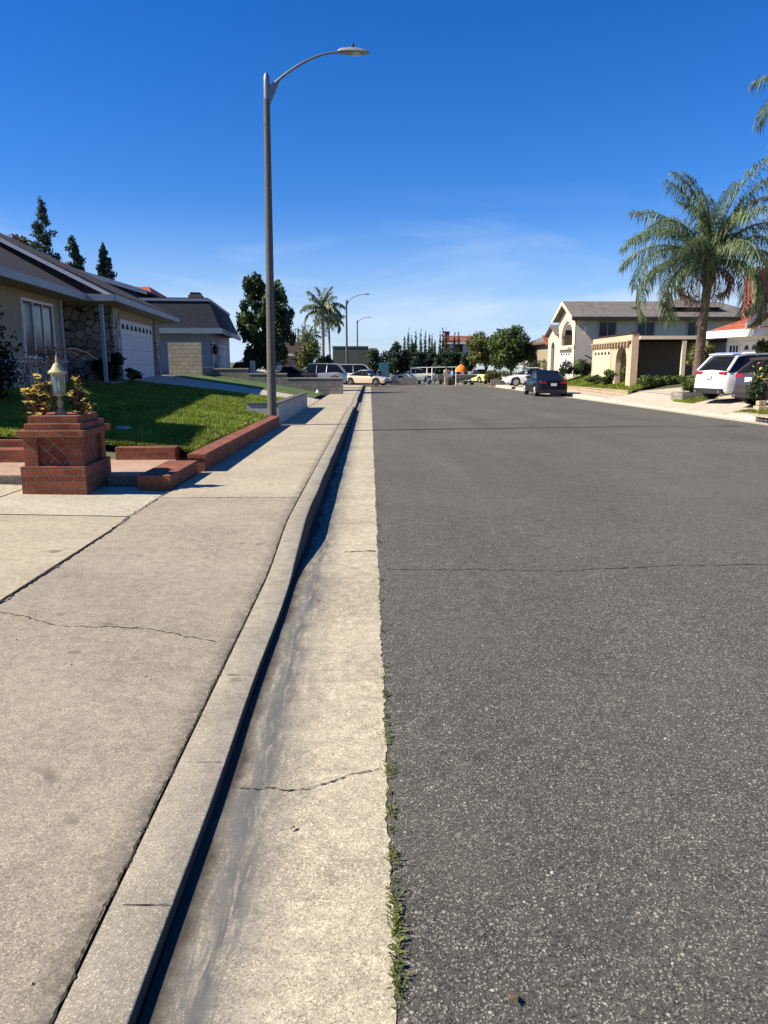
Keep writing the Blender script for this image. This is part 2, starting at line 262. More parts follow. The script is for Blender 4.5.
# ------------------------------------------------------------------ mesh helpers
def tag(o, label=None, cat=None, group=None, kind=None):
    if label: o['label'] = label
    if cat: o['category'] = cat
    if group: o['group'] = group
    if kind: o['kind'] = kind
    return o
def thing(name, label, cat, loc=(0, 0, 0), rz=0, group=None):
    o = bpy.data.objects.new(name, None); o.empty_display_size = .3; C.objects.link(o); o.location = loc; o.rotation_euler = (0, 0, rz)
    return tag(o, label, cat, group)
class MB:
    def __init__(s): s.v = []; s.f = []
    def add(s, vs, fs):
        k = len(s.v); s.v += [tuple(v) for v in vs]; s.f += [tuple(i+k for i in f) for f in fs]; return s
    def box(s, x0, x1, y0, y1, z0, z1):
        return s.add([(x0, y0, z0), (x1, y0, z0), (x1, y1, z0), (x0, y1, z0), (x0, y0, z1), (x1, y0, z1), (x1, y1, z1), (x0, y1, z1)],
                     [(0, 3, 2, 1), (4, 5, 6, 7), (0, 1, 5, 4), (1, 2, 6, 5), (2, 3, 7, 6), (3, 0, 4, 7)])
    def frus(s, x0, x1, y0, y1, z0, X0, X1, Y0, Y1, z1):
        return s.add([(x0, y0, z0), (x1, y0, z0), (x1, y1, z0), (x0, y1, z0), (X0, Y0, z1), (X1, Y0, z1), (X1, Y1, z1), (X0, Y1, z1)],
                     [(0, 3, 2, 1), (4, 5, 6, 7), (0, 1, 5, 4), (1, 2, 6, 5), (2, 3, 7, 6), (3, 0, 4, 7)])
    def poly(s, pts): return s.add(pts, [tuple(range(len(pts)))])
    def slab(s, pts, d):          # polygon given thickness along vector d
        n = len(pts); q = [tuple(Vector(p)+Vector(d)) for p in pts]
        return s.add(list(pts)+q, [tuple(range(n))[::-1], tuple(range(n, 2*n))]+[(i, (i+1) % n, n+(i+1) % n, n+i) for i in range(n)])
    def tube(s, pts, rs, n=8, cap=True):
        pts = [Vector(p) for p in pts]; rs = rs if hasattr(rs, '__len__') else [rs]*len(pts)
        vs = []; fs = []
        for i, p in enumerate(pts):
            d = (pts[min(i+1, len(pts)-1)]-pts[max(i-1, 0)]).normalized()
            a = d.cross(Vector((0, 0, 1))) if abs(d.z) < .95 else d.cross(Vector((0, 1, 0)))
            a.normalize(); b = d.cross(a)
            for k in range(n):
                t = 2*math.pi*k/n; vs.append(p+(a*math.cos(t)+b*math.sin(t))*rs[i])
        for i in range(len(pts)-1):
            for k in range(n): fs.append((i*n+k, i*n+(k+1) % n, (i+1)*n+(k+1) % n, (i+1)*n+k))
        if cap: fs.append(tuple(range(n))[::-1]); fs.append(tuple(range((len(pts)-1)*n, len(pts)*n)))
        return s.add(vs, fs)
    def lathe(s, prof, c=(0, 0, 0), n=16, axis='z'):
        vs = []; fs = []
        for r, h in prof:
            for k in range(n):
                t = 2*math.pi*k/n; a, b = r*math.cos(t), r*math.sin(t)
                vs.append((c[0]+a, c[1]+b, c[2]+h) if axis == 'z' else (c[0]+a, c[1]+h, c[2]+b))
        for i in range(len(prof)-1):
            for k in range(n): fs.append((i*n+k, i*n+(k+1) % n, (i+1)*n+(k+1) % n, (i+1)*n+k))
        fs.append(tuple(range(n))[::-1]); fs.append(tuple(range((len(prof)-1)*n, len(prof)*n)))
        return s.add(vs, fs)
    def build(s, name, m, parent=None, smooth=None, bevel=0, loc=None, rz=0):
        me = bpy.data.meshes.new(name); me.from_pydata(s.v, [], s.f); me.update()
        bm = bmesh.new(); bm.from_mesh(me); bmesh.ops.recalc_face_normals(bm, faces=bm.faces)
        if bevel: bmesh.ops.bevel(bm, geom=[e for e in bm.edges if len(e.link_faces) == 2 and e.calc_face_angle(0) > .6], offset=bevel, segments=2, profile=.6, affect='EDGES')
        uvl = bm.loops.layers.uv.new('UVMap'); Z = Vector((0, 0, 1))
        for f in bm.faces:
            n = f.normal
            t = Vector((1, 0, 0)) if abs(n.z) > .985 else Z.cross(n).normalized()
            b = n.cross(t)
            for l in f.loops: l[uvl].uv = (l.vert.co.dot(t), l.vert.co.dot(b))
        bm.to_mesh(me); bm.free()
        me.materials.append(MATS[m] if isinstance(m, str) else m)
        if smooth:
            for p in me.polygons: p.use_smooth = True
            me.set_sharp_from_angle(angle=R_(smooth))
        o = bpy.data.objects.new(name, me); C.objects.link(o)
        if parent: o.parent = parent
        if loc: o.location = loc
        if rz: o.rotation_euler = (0, 0, rz)
        return o
def npmesh(name, V, F, m, parent=None):        # V (n,3); F (k,4) or (k,3)
    me = bpy.data.meshes.new(name); k = F.shape[1]
    me.vertices.add(len(V)); me.vertices.foreach_set('co', V.astype(np.float32).ravel())
    me.loops.add(F.size); me.loops.foreach_set('vertex_index', F.astype(np.int32).ravel())
    me.polygons.add(len(F)); me.polygons.foreach_set('loop_start', np.arange(0, F.size, k, dtype=np.int32)); me.polygons.foreach_set('loop_total', np.full(len(F), k, dtype=np.int32))
    me.update(calc_edges=True); me.validate(); me.materials.append(MATS[m])
    o = bpy.data.objects.new(name, me); C.objects.link(o)
    if parent: o.parent = parent
    return o
def leaves(blobs, n, size, seed=0, shell=.55, flat=0, aspect=1.0):
    """leaf-sized quads spread through a set of uneven ellipsoids ((x,y,z),(rx,ry,rz))"""
    rg = np.random.default_rng(seed)
    vol = np.array([b[1][0]*b[1][1]*b[1][2] for b in blobs])**.7; pr = vol/vol.sum()
    idx = rg.choice(len(blobs), n, p=pr)
    c = np.array([b[0] for b in blobs])[idx]; r = np.array([b[1] for b in blobs])[idx]
    d = rg.normal(size=(n, 3)); d /= np.linalg.norm(d, axis=1)[:, None]
    rad = (shell+(1-shell)*rg.random(n))*(.86+.28*rg.random(n))
    p = c+d*r*rad[:, None]
    nn = d+rg.normal(size=(n, 3))*.7; nn /= np.linalg.norm(nn, axis=1)[:, None]
    u = np.cross(nn, rg.normal(size=(n, 3))); u /= np.linalg.norm(u, axis=1)[:, None]; w = np.cross(nn, u)
    s = size*(.5+rg.random(n))[:, None]
    V = np.stack([p-u*s, p-w*s*.45*aspect, p+u*s, p+w*s*.45*aspect], 1).reshape(-1, 3)
    return V, np.arange(n*4).reshape(-1, 4)
def foliage(name, blobs, n, size, m, parent=None, seed=0, shell=.5, aspect=1.0):
    V, F = leaves(blobs, n, size, seed, shell, aspect=aspect); return npmesh(name, V, F, m, parent)
def lumps(c, r, k, sub=.45, seed=0, off=.75):
    """k lumps scattered round an ellipsoid"""
    rg = random.Random(seed); out = []
    for i in range(k):
        while True:
            d = Vector((rg.uniform(-1, 1), rg.uniform(-1, 1), rg.uniform(-1, 1)))
            if .2 < d.length < 1: break
        q = sub*rg.uniform(.6, 1.25)
        out.append(((c[0]+d.x*r[0]*off, c[1]+d.y*r[1]*off, c[2]+d.z*r[2]*off), (r[0]*q, r[1]*q, r[2]*q*.85)))
    return out

# ------------------------------------------------------------------ terrain functions
def Rz(y):
    t = (y-8)/2.0; z = -.01*2.0*(math.log1p(math.exp(t)) if t < 30 else t)
    if y > 74: z -= .012*(min(y, 260)-74)
    return z
def sm(a, b, x):
    t = max(0, min(1, (x-a)/(b-a))); return t*t*(3-2*t)
def lin(a, b, x): return max(0, min(1, (x-a)/(b-a)))
KX0, KX1, WX = -.572, -.755, -2.25         # left kerb front, back, outer edge of the left pavement
RX0, RX1, RWX = 11.4, 11.56, 13.1
def kerb_h(y): return .026+.134*sm(5.2, 7.0, y)-.10*sm(28.3, 29.2, y)+.10*sm(35.3, 36.2, y)
def walk_z(x, y):                         # left pavement
    t = lin(KX1, WX, x); a = kerb_h(y); b = .135+.02*sm(8, 12, y)
    return Rz(y)+a*(1-t)+max(a, b)*t
def left_z(x, y):
    t = lin(WX, -9.2, x)
    if y < 8.9: return Rz(y)+.135+.022*(-x+WX) if x > -9 else Rz(y)+.28
    k = sm(10.35, 10.6, y); drv = 1-sm(27.6, 27.9, y)
    z0 = Rz(y)+.13+.21*drv*k; top = .95*k+.2*(1-k)
    if 10.6 <= y < 12: top = .85+.1*(y-10.6)/1.4
    return z0+(top-z0)*(t**.9 if t > 0 else 0)
def right_k(y): return 1-sm(37.2, 38.5, y)       # 1 on the driveway of the red-roofed house
def right_kh(y): return .15-.09*sm(23.9, 24.6, y)+.09*sm(37, 38, y)
def right_walk(x, y):
    a = Rz(y)+right_kh(y); k = right_k(y)
    b = a+.03; c = .16
    t = lin(RX1, RWX, x)
    return (a+(c-a)*t)*k+(a+.02*t)*(1-k) if y > 23 else a+(c-.05-a)*t
def right_z(x, y):
    k = right_k(y); t = lin(13.1, 17.5, x); d = .16+.22*t
    l0 = Rz(y)+.17; l = l0+.22+(.58-l0-.22)*lin(13.15, 15.4, x) if y < 62 else l0+.1
    return d*k+l*(1-k)
def sheet(name, xs, ys, zf, m, parent=None, dz=0):
    V = [(x, y, zf(x, y)+dz) for y in ys for x in xs]; n = len(xs)
    F = [(j*n+i, j*n+i+1, (j+1)*n+i+1, (j+1)*n+i) for j in range(len(ys)-1) for i in range(n-1)]
    b = MB(); b.add(V, F); return b.build(name, m, parent, smooth=60)
def rng(a, b, st):
    n = max(1, int(round((b-a)/st))); return [a+(b-a)*i/n for i in range(n+1)]

# ------------------------------------------------------------------ ground, road, pavements
def gz(x, y):
    if x < WX: return left_z(x, y)-.10
    if x > RWX: return right_z(x, y)-.10
    return Rz(y)-.12
gx = [-900, -300, -120, -60, -35, -20, -14, -11]+rng(-9.5, -2.3, .8)+[-2.2, -.6, 0, 5, 11, 13.05]+rng(13.2, 18, .6)+[22, 30, 45, 80, 200, 500, 900]
gy = [-60, -20, -5, 0, 3, 6, 8, 8.85, 8.95, 9.3, 10, 10.3, 10.6]+rng(11, 27, 1)+[27.55, 27.95, 30, 33, 36, 37.2, 37.8, 38.6, 40, 44, 50, 56, 61.9, 62.1, 68, 74, 90, 120, 180, 260, 400, 1200]
tag(sheet('ground', gx, gy, gz, 'field'), kind='structure')
ys = [-6, -3]+rng(-2, 20, .5)+rng(21, 78, 1)+[90, 110, 150, 220]
road = tag(sheet('road', [.05, 3, 6, 9, 10.8], ys, lambda x, y: Rz(y)+.05*(1-((x-5.6)/5.6)**2)*0, 'asphalt'), kind='structure')
# cross street at the far end
tag(sheet('side_road', [-30, -12, -2.3, .07, 10.8, 13.1, 30, 45], [73, 77, 81, 84], lambda x, y: Rz(y)+.012, 'asphalt'), kind='structure')
tag(sheet('cross_gutter', [-2, .07, 4, 8, 10.8, 13], [71.4, 72.6], lambda x, y: Rz(y)+.012, 'pale_concrete'), kind='structure')
def gut(x, y): return Rz(y)-.014+.014*lin(-.5, .05, x)
def edge_jit(y): return .004*math.sin(y*131.7)*math.sin(y*57)+.003*math.sin(y*311)+ .0035*math.sin(y*7.3)+.003*math.sin(y*17.1+1)+.003*math.sin(y*41+2)+.003*math.sin(y*83)
def gutter_sheet():
    b = MB(); yy = rng(-3, 14, .02)+rng(14.5, 71.4, .6); xs = [-.57, -.5, -.35, -.15]
    n = 5
    V = []
    for y in yy:
        for x in xs: V.append((x, y, gut(x, y)+.004))
        V.append((.060+edge_jit(y), y, Rz(y)+.003))
    b.add(V, [(j*n+i, j*n+i+1, (j+1)*n+i+1, (j+1)*n+i) for j in range(len(yy)-1) for i in range(n-1)])
    return b.build('gutter', 'gutter_concrete', smooth=60)
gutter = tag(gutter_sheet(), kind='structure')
tag(sheet('gutter', [10.79, 11.1, 11.42], ys, lambda x, y: Rz(y)+.004-.02*lin(10.9, 11.3, x), 'pale_concrete'), kind='structure')
def kerb(name, xf, xb, hf, m, y0, y1, st=.25, dirn=1):
    b = MB(); yy = rng(y0, y1, st); V = []; n = 6
    for y in yy:
        h = hf(y); z = Rz(y); bt = .12*h*dirn; r = min(.018, h*.3)
        w = .004*math.sin(y*3.1)
        V += [(xf+w, y, z-.05), (xf+w-bt, y, z+h-r), (xf+w-bt-r*.4*dirn, y, z+h-r*.35), (xf+w-bt-r*1.1*dirn, y, z+h), (xb, y, z+h+.004), (xb, y, z-.05)]
    F = [(j*n+i, j*n+(i+1), (j+1)*n+(i+1), (j+1)*n+i) for j in range(len(yy)-1) for i in range(n-1)]
    F += [tuple(range(n)), tuple(range((len(yy)-1)*n, len(yy)*n))]
    b.add(V, F); return tag(b.build(name, m, smooth=50), kind='structure')
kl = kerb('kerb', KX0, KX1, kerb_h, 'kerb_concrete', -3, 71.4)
kr = kerb('kerb', RX0, RX1, right_kh, 'pale_concrete', 24.2, 71.4, .4, -1)
# left pavement, in slabs with open joints (coarse near slab, smoother ones beyond)
joints = [-3, 8.05, 10.6, 13.1, 15.6, 18.1, 20.6, 23.1, 25.6, 28.2]
def wz(x, y): return walk_z(x, y)
pav = tag(sheet('pavement', rng(WX, KX1-.012, .3), rng(-3, 8.04, .5), wz, 'walk_concrete'), kind='structure')
tag(sheet('pavement', rng(WX, KX1-.012, .3), rng(8.055, 71.4, .5), wz, 'walk_concrete_fine'), kind='structure')
def base_strip(x, y): return (walk_z(x, y) if x < KX1+.01 else Rz(y)+kerb_h(y))-.012
tag(sheet('pavement_bed', [WX-.03, -1.5, KX1-.02, KX1+.003], rng(-3, 71, .5), base_strip, 'crack'), kind='structure')
tag(sheet('pavement', rng(RX1, RWX, .3), ([18.0, 20, 22]+rng(23, 71, 1)), right_walk, 'pale_concrete'), kind='structure')
# near left driveway, in three slabs with diagonal-looking joints
dz = lambda x, y: left_z(x, y)+.004
tag(sheet('driveway_bed', rng(-9, WX-.01, .8), rng(-3, 8.88, .6), left_z, 'crack', dz=-.01), kind='structure')
tag(sheet('driveway', rng(-9, WX-.025, .6), rng(-3, 7.10, .5), dz, 'walk_concrete_fine'), kind='structure')
tag(sheet('driveway', rng(-3.92, WX-.025, .4), rng(7.125, 8.86, .4), dz, 'drive_concrete'), kind='structure')
tag(sheet('driveway', rng(-9, -3.945, .6), rng(7.125, 8.86, .4), dz, 'drive_concrete'), kind='structure')
# garage driveway of the stone-fronted house, driveway of the red-roofed house
tag(sheet('driveway', rng(-9.8, WX-.02, .8), rng(28.2, 34.8, .8), lambda x, y: left_z(x, y)+.03, 'pale_concrete'), kind='structure')
tag(sheet('driveway', rng(13.12, 22, .6), rng(19, 37.6, 1), lambda x, y: right_z(x, y)+.012, 'pale_concrete'), kind='structure')
tag(sheet('driveway', rng(13.12, 17, .6), rng(56.4, 61.5, 1), lambda x, y: right_z(x, y)+.012, 'pale_concrete'), kind='structure')
tag(sheet('driveway', rng(-10, WX-.02, 1), rng(47, 70, 1.5), lambda x, y: left_z(x, y)+.012, 'pale_concrete'), kind='structure')

def ribbon(pts, w, zf, dz=.004, seed=1, jag=.012, step=.03):
    rg = random.Random(seed); b = MB(); V = []; k = 0
    for a, c in zip(pts[:-1], pts[1:]):
        a = Vector(a); c = Vector(c); L = (c-a).length; n = max(2, int(L/step)); d = (c-a)/L; q = Vector((-d.y, d.x)); off = 0
        for i in range(n):
            off = off*.8+rg.uniform(-jag, jag); p = a+d*(L*i/n)+q*off; ww = w*(rg.uniform(.1, 1.0)**1.4+.12+.5*(rg.random() < .06))
            for s_ in (-.5, .5):
                u = p+q*ww*s_; V.append((u.x, u.y, zf(u.x, u.y)+dz)); 
    n = len(V)//2
    b.add(V, [(2*i, 2*i+1, 2*i+3, 2*i+2) for i in range(n-1)]); return b
def crack(pts, w, zf, parent, m='crack', seed=1, jag=.012, dz=.003, name='crack', step=.03):
    o = ribbon(pts, w, zf, dz, seed, jag, step).build(name, m, parent); return o
crack([(-2.25, 4.35), (-1.8, 4.15), (-1.3, 4.2), (-.86, 4.05)], .010, walk_z, pav, seed=3, jag=.010, step=.012)
crack([(KX1-.01, -2), (KX1-.012, 6.5), (KX1-.01, 9.5)], .013, lambda x, y: Rz(y)+kerb_h(y), pav, seed=8, jag=.003, dz=.007, step=.012)
crack([(-2.26, 8.05), (-.75, 8.05)], .010, walk_z, pav, seed=4, jag=.002)
crack([(WX-.01, .5), (WX-.01, 8.6)], .02, walk_z, pav, seed=14, jag=.006, dz=.008, step=.015)
crack([(-8, 7.11), (WX, 7.11)], .018, left_z, pav, seed=24, jag=.003, dz=.008, step=.015)
for i, y in enumerate([1.95, 2.75, 3.6, 4.75, 6.2, 9.2]): crack([(KX0-.02, y), (KX1, y)], .006, lambda x, y_: Rz(y_)+kerb_h(y_), kl, seed=20+i, jag=.0005, dz=.0055, name='joint')
crack([(-.5, 2.62), (-.25, 2.6), (-.1, 2.68), (.05, 2.74)], .007, gut, gutter, seed=5, jag=.006, dz=.008, step=.01)
crack([(-.22, 6.25), (.08, 6.25)], .03, gut, gutter, seed=6, jag=.012, dz=.008)
for i, y in enumerate([7.45, 11.5, 16]): crack([(-.5, y), (.06, y)], .008, gut, gutter, seed=30+i, jag=.002, dz=.008, name='joint')
rz_ = lambda x, y: Rz(y)
crack([(.12, 5.7), (1.5, 5.62), (2.6, 5.75), (4.2, 5.8), (6, 5.9), (8, 5.8)], .016, rz_, road, 'tar', 7, .014)
crack([(.08, 21.4), (4, 21.5), (7, 21.9), (10.8, 22.6)], .035, rz_, road, 'tar', 9, .01, name='seam', step=.1)
# worn dark rim where the asphalt meets the gutter
def rim_sheet():
    b = MB(); V = []; yy = rng(-1, 12, .05); rg = random.Random(2)
    for y in yy:
        V += [(.057+edge_jit(y), y, Rz(y)+.008), (.062+edge_jit(y)+rg.uniform(0, .009), y, Rz(y)+.0075)]
    b.add(V, [(2*i, 2*i+1, 2*i+3, 2*i+2) for i in range(len(yy)-1)]); return b.build('dirt_line', 'soil', road)

# ------------------------------------------------------------------ lawns
def grass(name, x0, x1, y0, y1, n, h, zf, m, seed=0, keep=None, power=1.0):
    rg = np.random.default_rng(seed)
    x = x0+(x1-x0)*rg.random(n); y = y0+(y1-y0)*rg.random(n)**power
    if keep is not None:
        k = np.array([keep(a, b) for a, b in zip(x, y)]); x = x[k]; y = y[k]; n = len(x)
    z = np.array([zf(a, b) for a, b in zip(x, y)])
    a = rg.random(n)*6.283; hh = h*(.5+rg.random(n)); w = .006+.0006*y; lean = rg.normal(size=(n, 2))*.5*hh[:, None]
    V = np.zeros((n, 3, 3)); V[:, 0] = np.stack([x-np.cos(a)*w, y-np.sin(a)*w, z], 1); V[:, 1] = np.stack([x+np.cos(a)*w, y+np.sin(a)*w, z], 1)
    V[:, 2] = np.stack([x+lean[:, 0], y+lean[:, 1], z+hh], 1)
    return npmesh(name, V.reshape(-1, 3), np.arange(n*3).reshape(-1, 3), m)
LX = -2.47
def lz(x, y): return left_z(x, y)+.004+.018*math.sin(x*2.1+y*1.3)*math.sin(y*.9)
tag(sheet('lawn', rng(-9.6, LX, .35), rng(10.62, 28.1, .4), lz, 'lawn_base'), kind='structure')
tag(grass('grass', -9.2, LX-.02, 10.65, 28.1, 170000, .055, lz, 'grass_blade', 1, power=1.5), 'short green lawn sloping up to the stone fronted house', 'grass', kind='stuff')
tag(grass('grass', -8.9, -6.6, 21, 27.9, 16000, .05, lz, 'dry_grass', 2), 'dry yellow grass strip beside the stone fronted house', 'grass', kind='stuff')
rzz = lambda x, y: right_z(x, y)+.012
tag(sheet('lawn', rng(13.25, 24, .5), rng(38.9, 56.2, .7), rzz, 'lawn_sheet'), kind='structure')
tag(grass('grass', 13.3, 18, 38.9, 56, 26000, .06, rzz, 'grass_blade', 3), 'green lawn in front of the cream two storey house', 'grass', kind='stuff')
tag(grass('grass', 12.3, 13.4, 29.2, 31, 2500, .06, lambda x, y: right_walk(x, y)+.01, 'grass_blade', 4), 'small grass patch between low planter and white car', 'grass', kind='stuff')
def lwz(x, y): return left_z(x, y)+.01
tag(sheet('lawn', rng(-9, -2.6, .8), rng(35.0, 42.8, 1), lwz, 'lawn_sheet'), kind='structure')
# weeds along the asphalt edge
def weeds():
    rg = random.Random(5); b = MB()
    spots = [(3.75-i*.17+rg.uniform(-.05, .05), rg.uniform(.008, .022)) for i in range(12)]+[(1.98, .045), (1.82, .05), (1.73, .04), (2.18, .035), (2.45, .03), (2.72, .04), (3.0, .028), (3.4, .03), (4.3, .02), (4.9, .02), (5.4, .025), (1.66, .035), (1.9, .04), (6.6, .03), (7.3, .03), (8.4, .03)]
    for y, r in spots:
        for i in range(int(26+r*900)):
            a = rg.uniform(0, 6.28); d = r*rg.random(); x = .068+math.cos(a)*d*.45; yy = y+math.sin(a)*d*1.8
            L = rg.uniform(.009, .028)*(.6+r*14); t = rg.uniform(0, 6.28); e = rg.uniform(.2, 1.2)
            ux, uy, uz = math.cos(t)*math.cos(e), math.sin(t)*math.cos(e), math.sin(e); w = L*.16
            b.add([(x, yy, .003), (x+ux*L*.5-uy*w, yy+uy*L*.5+ux*w, uz*L*.6), (x+ux*L, yy+uy*L, uz*L*.8), (x+ux*L*.5+uy*w, yy+uy*L*.5-ux*w, uz*L*.6)], [(0, 1, 2, 3)])
    return b.build('weeds', 'weed_leaf')
tag(weeds(), 'small weeds growing in the crack between gutter and asphalt', 'weeds', kind='stuff')
def litter():
    rg = random.Random(9); b = MB()
    for i in range(90):
        x = rg.uniform(.2, 3.5) if i % 3 else rg.uniform(-2.2, -.8); y = rg.uniform(1.3, 8); z = (Rz(y) if x > 0 else walk_z(x, y))+.002
        s = rg.uniform(.002, .006); b.frus(x-s, x+s, y-s, y+s, z, x-s*.4, x+s*.5, y-s*.5, y+s*.4, z+s*.9)
    return b.build('grit', 'render_grey')
tag(litter(), 'loose grit scattered over the near road and pavement', 'grit', kind='stuff')
def dead_leaf(x, y, zf, rz, s, label):
    b = MB(); z = zf(x, y)+.008
    b.add([(-s, 0, 0), (-s*.3, s*.42, .008), (s*.5, s*.3, .004), (s, 0, .01), (s*.4, -s*.35, .006), (-s*.4, -s*.4, .012)], [(0, 1, 2, 3, 4, 5)])
    tag(b.build('dead_leaf', 'autumn_leaf', loc=(x, y, z), rz=rz), label, 'leaf')
dead_leaf(-1.42, 2.55, walk_z, .3, .014, 'small dark dry leaf lying on the near pavement'); dead_leaf(-.27, 2.35, gut, .9, .012, 'small dark leaf on the middle of the concrete gutter')
dead_leaf(-.36, 4.9, gut, 2, .012, 'small leaf by the kerb shadow in the gutter'); dead_leaf(.355, 1.62, rz_, 1.9, .016, 'brown twig like leaf on the asphalt near the bottom edge')

# ------------------------------------------------------------------ street lamps
def lamp(x, y, z, H, label, arm=2.05, group='street lamps along the left pavement', k=1.0, tilt=0):
    t = thing('street_lamp', label, 'street lamp', (x, y, z), group=group); t.rotation_euler = (0, tilt, 0)
    MB().lathe([(.135*k, -.1), (.13*k, .0), (.128*k, 1), (.083*k, H-.45)], n=12).build('pole', 'pole_concrete', t, smooth=40)
    c = MB().lathe([(.084*k, H-.5), (.086*k, H-.48), (.086*k, H-.12), (.08*k, H-.05), (.055*k, H+.02), (.02*k, H+.06)], n=12).build('pole_cap', 'galvanised', t, smooth=40)
    pts = []; n = 14
    for i in range(n+1):
        u = i/n; pts.append((.06+arm*u*.95, 0, H-.28+.80*math.sin(u*math.pi/2)**.9*(1-.02*u)))
    MB().tube(pts, [.042*k-.014*k*i/n for i in range(n+1)], 8).build('arm', 'galvanised', t, smooth=50)
    MB().add([(.08, -.02, H-.62), (.08, .02, H-.62), (.08, .02, H-.2), (.08, -.02, H-.2), (.34, -.02, H-.02), (.34, .02, H-.02)], [(0, 1, 2, 3), (0, 3, 4), (1, 5, 2), (0, 4, 5, 1), (3, 2, 5, 4)]).build('bracket', 'galvanised', t)
    hx = pts[-1][0]; hz = pts[-1][2]; V = []; F = []; prof = [(-.08, .055, .05), (.0, .1, .075), (.2, .135, .095), (.42, .13, .085), (.54, .09, .06), (.62, .03, .03)]; m_ = 10
    for (dx, w, h) in prof:
        for q in range(m_):
            a = 2*math.pi*q/m_; s_ = math.sin(a); V.append((hx+dx, w*math.cos(a), hz+.01-dx*.02+(h*s_ if s_ > 0 else h*.55*s_)))
    for i in range(len(prof)-1):
        for q in range(m_): F.append((i*m_+q, i*m_+(q+1) % m_, (i+1)*m_+(q+1) % m_, (i+1)*m_+q))
    F += [tuple(range(m_)), tuple(range((len(prof)-1)*m_, len(prof)*m_))]
    hd = MB().add(V, F).build('lamp_head', 'lamp_grey', t, smooth=40)
    MB().lathe([(.03, 0), (.035, .05), (.03, .09), (.01, .1)], (hx+.25, 0, hz+.09), 8).build('photocell', 'dark_trim', hd)
    MB().lathe([(.02, -.065), (.10, -.045), (.11, -.03)], (hx+.33, 0, hz), 12).build('lens', 'clear_lens', hd)
    return t
lamp(-2.40, 18.75, left_z(-2.47, 18.45)-.02, 7.66, 'tall grey concrete street lamp at the end of the red brick wall', tilt=R_(.65), k=.85, arm=1.72)
lamp(PX(347, 80), 80, Rz(80)+.1, 8.5, 'distant street lamp in front of the palm trees, nearer of the two', 1.8)
lamp(PX(357.5, 140), 140, -2, 10.9, 'most distant and smallest street lamp, right of the palms', 1.9, k=1.3)

# ------------------------------------------------------------------ brick pillar, walls, path at the left
t = thing('brick_pillar', 'square red brick pillar with stepped cap beside the driveway', 'pillar', (-3.46, 8.70, .07), R_(2.0))
hw, hd_ = .345, .46
MB().box(-hw, hw, -hd_, hd_, -.1, .385).build('plinth', 'red_brick', t, bevel=.004)
sx, sy = hw-.035, hd_-.04
b = MB()                                               # shaft with corner piers around sunk panels
for a in (-1, 1):
    for c in (-1, 1):
        x0, x1 = sorted((a*sx, a*(sx-.15))); y0, y1 = sorted((c*sy, c*(sy-.15))); b.box(x0, x1, y0, y1, .385, .705)
b.build('corner_pier', 'red_brick', t, bevel=.004)
MB().box(-sx+.045, sx-.045, -sy+.045, sy-.045, .385, .705).build('panel', 'red_brick_diagonal', t)
MB().box(-hw-.01, hw+.02, -hd_-.02, hd_+.02, .705, .775).build('cap_course', 'red_brick', t, bevel=.005)
MB().box(-hw+.06, hw-.03, -hd_+.05, hd_-.05, .775, .845).build('cap_course', 'red_brick', t, bevel=.005)
MB().box(-hw+.08, hw-.08, -hd_+.12, hd_-.12, .845, .925).build('cap_course', 'red_brick', t, bevel=.005)
# lantern on the pillar
lt = thing('lantern', 'cream weathered metal lantern standing on top of the brick pillar', 'lantern', (-3.46, 8.62, .99)); lt.scale = (.78, .78, 1)
MB().lathe([(.085, 0), (.085, .02), (.06, .035), (.045, .06), (.03, .07), (.045, .10), (.05, .13), (.035, .165), (.02, .19), (.05, .205), (.07, .215)], n=14).build('pedestal', 'verdigris_cream', lt, smooth=50)
b = MB(); b.lathe([(.10, .215), (.105, .235), (.09, .24)], n=6)
for k in range(6):
    a = math.pi/3*k; b.tube([(.085*math.cos(a), .085*math.sin(a), .23), (.095*math.cos(a), .095*math.sin(a), .44)], .008, 5)
b.lathe([(.105, .44), (.11, .455), (.09, .46)], n=6); b.build('frame', 'verdigris_cream', lt)
MB().lathe([(.078, .24), (.088, .44)], n=6).build('glass', 'lantern_glass', lt)
MB().tube([(0, 0, .24), (0, 0, .33), (0, 0, .37)], [.018, .018, .006], 8).build('candle', 'white_plastic', lt)
MB().lathe([(.13, .455), (.135, .47), (.085, .505), (.06, .54), (.045, .56), (.02, .57), (.014, .60), (.022, .615), (.010, .63), (.006, .66)], n=10).build('roof', 'verdigris_cream', lt, smooth=35)
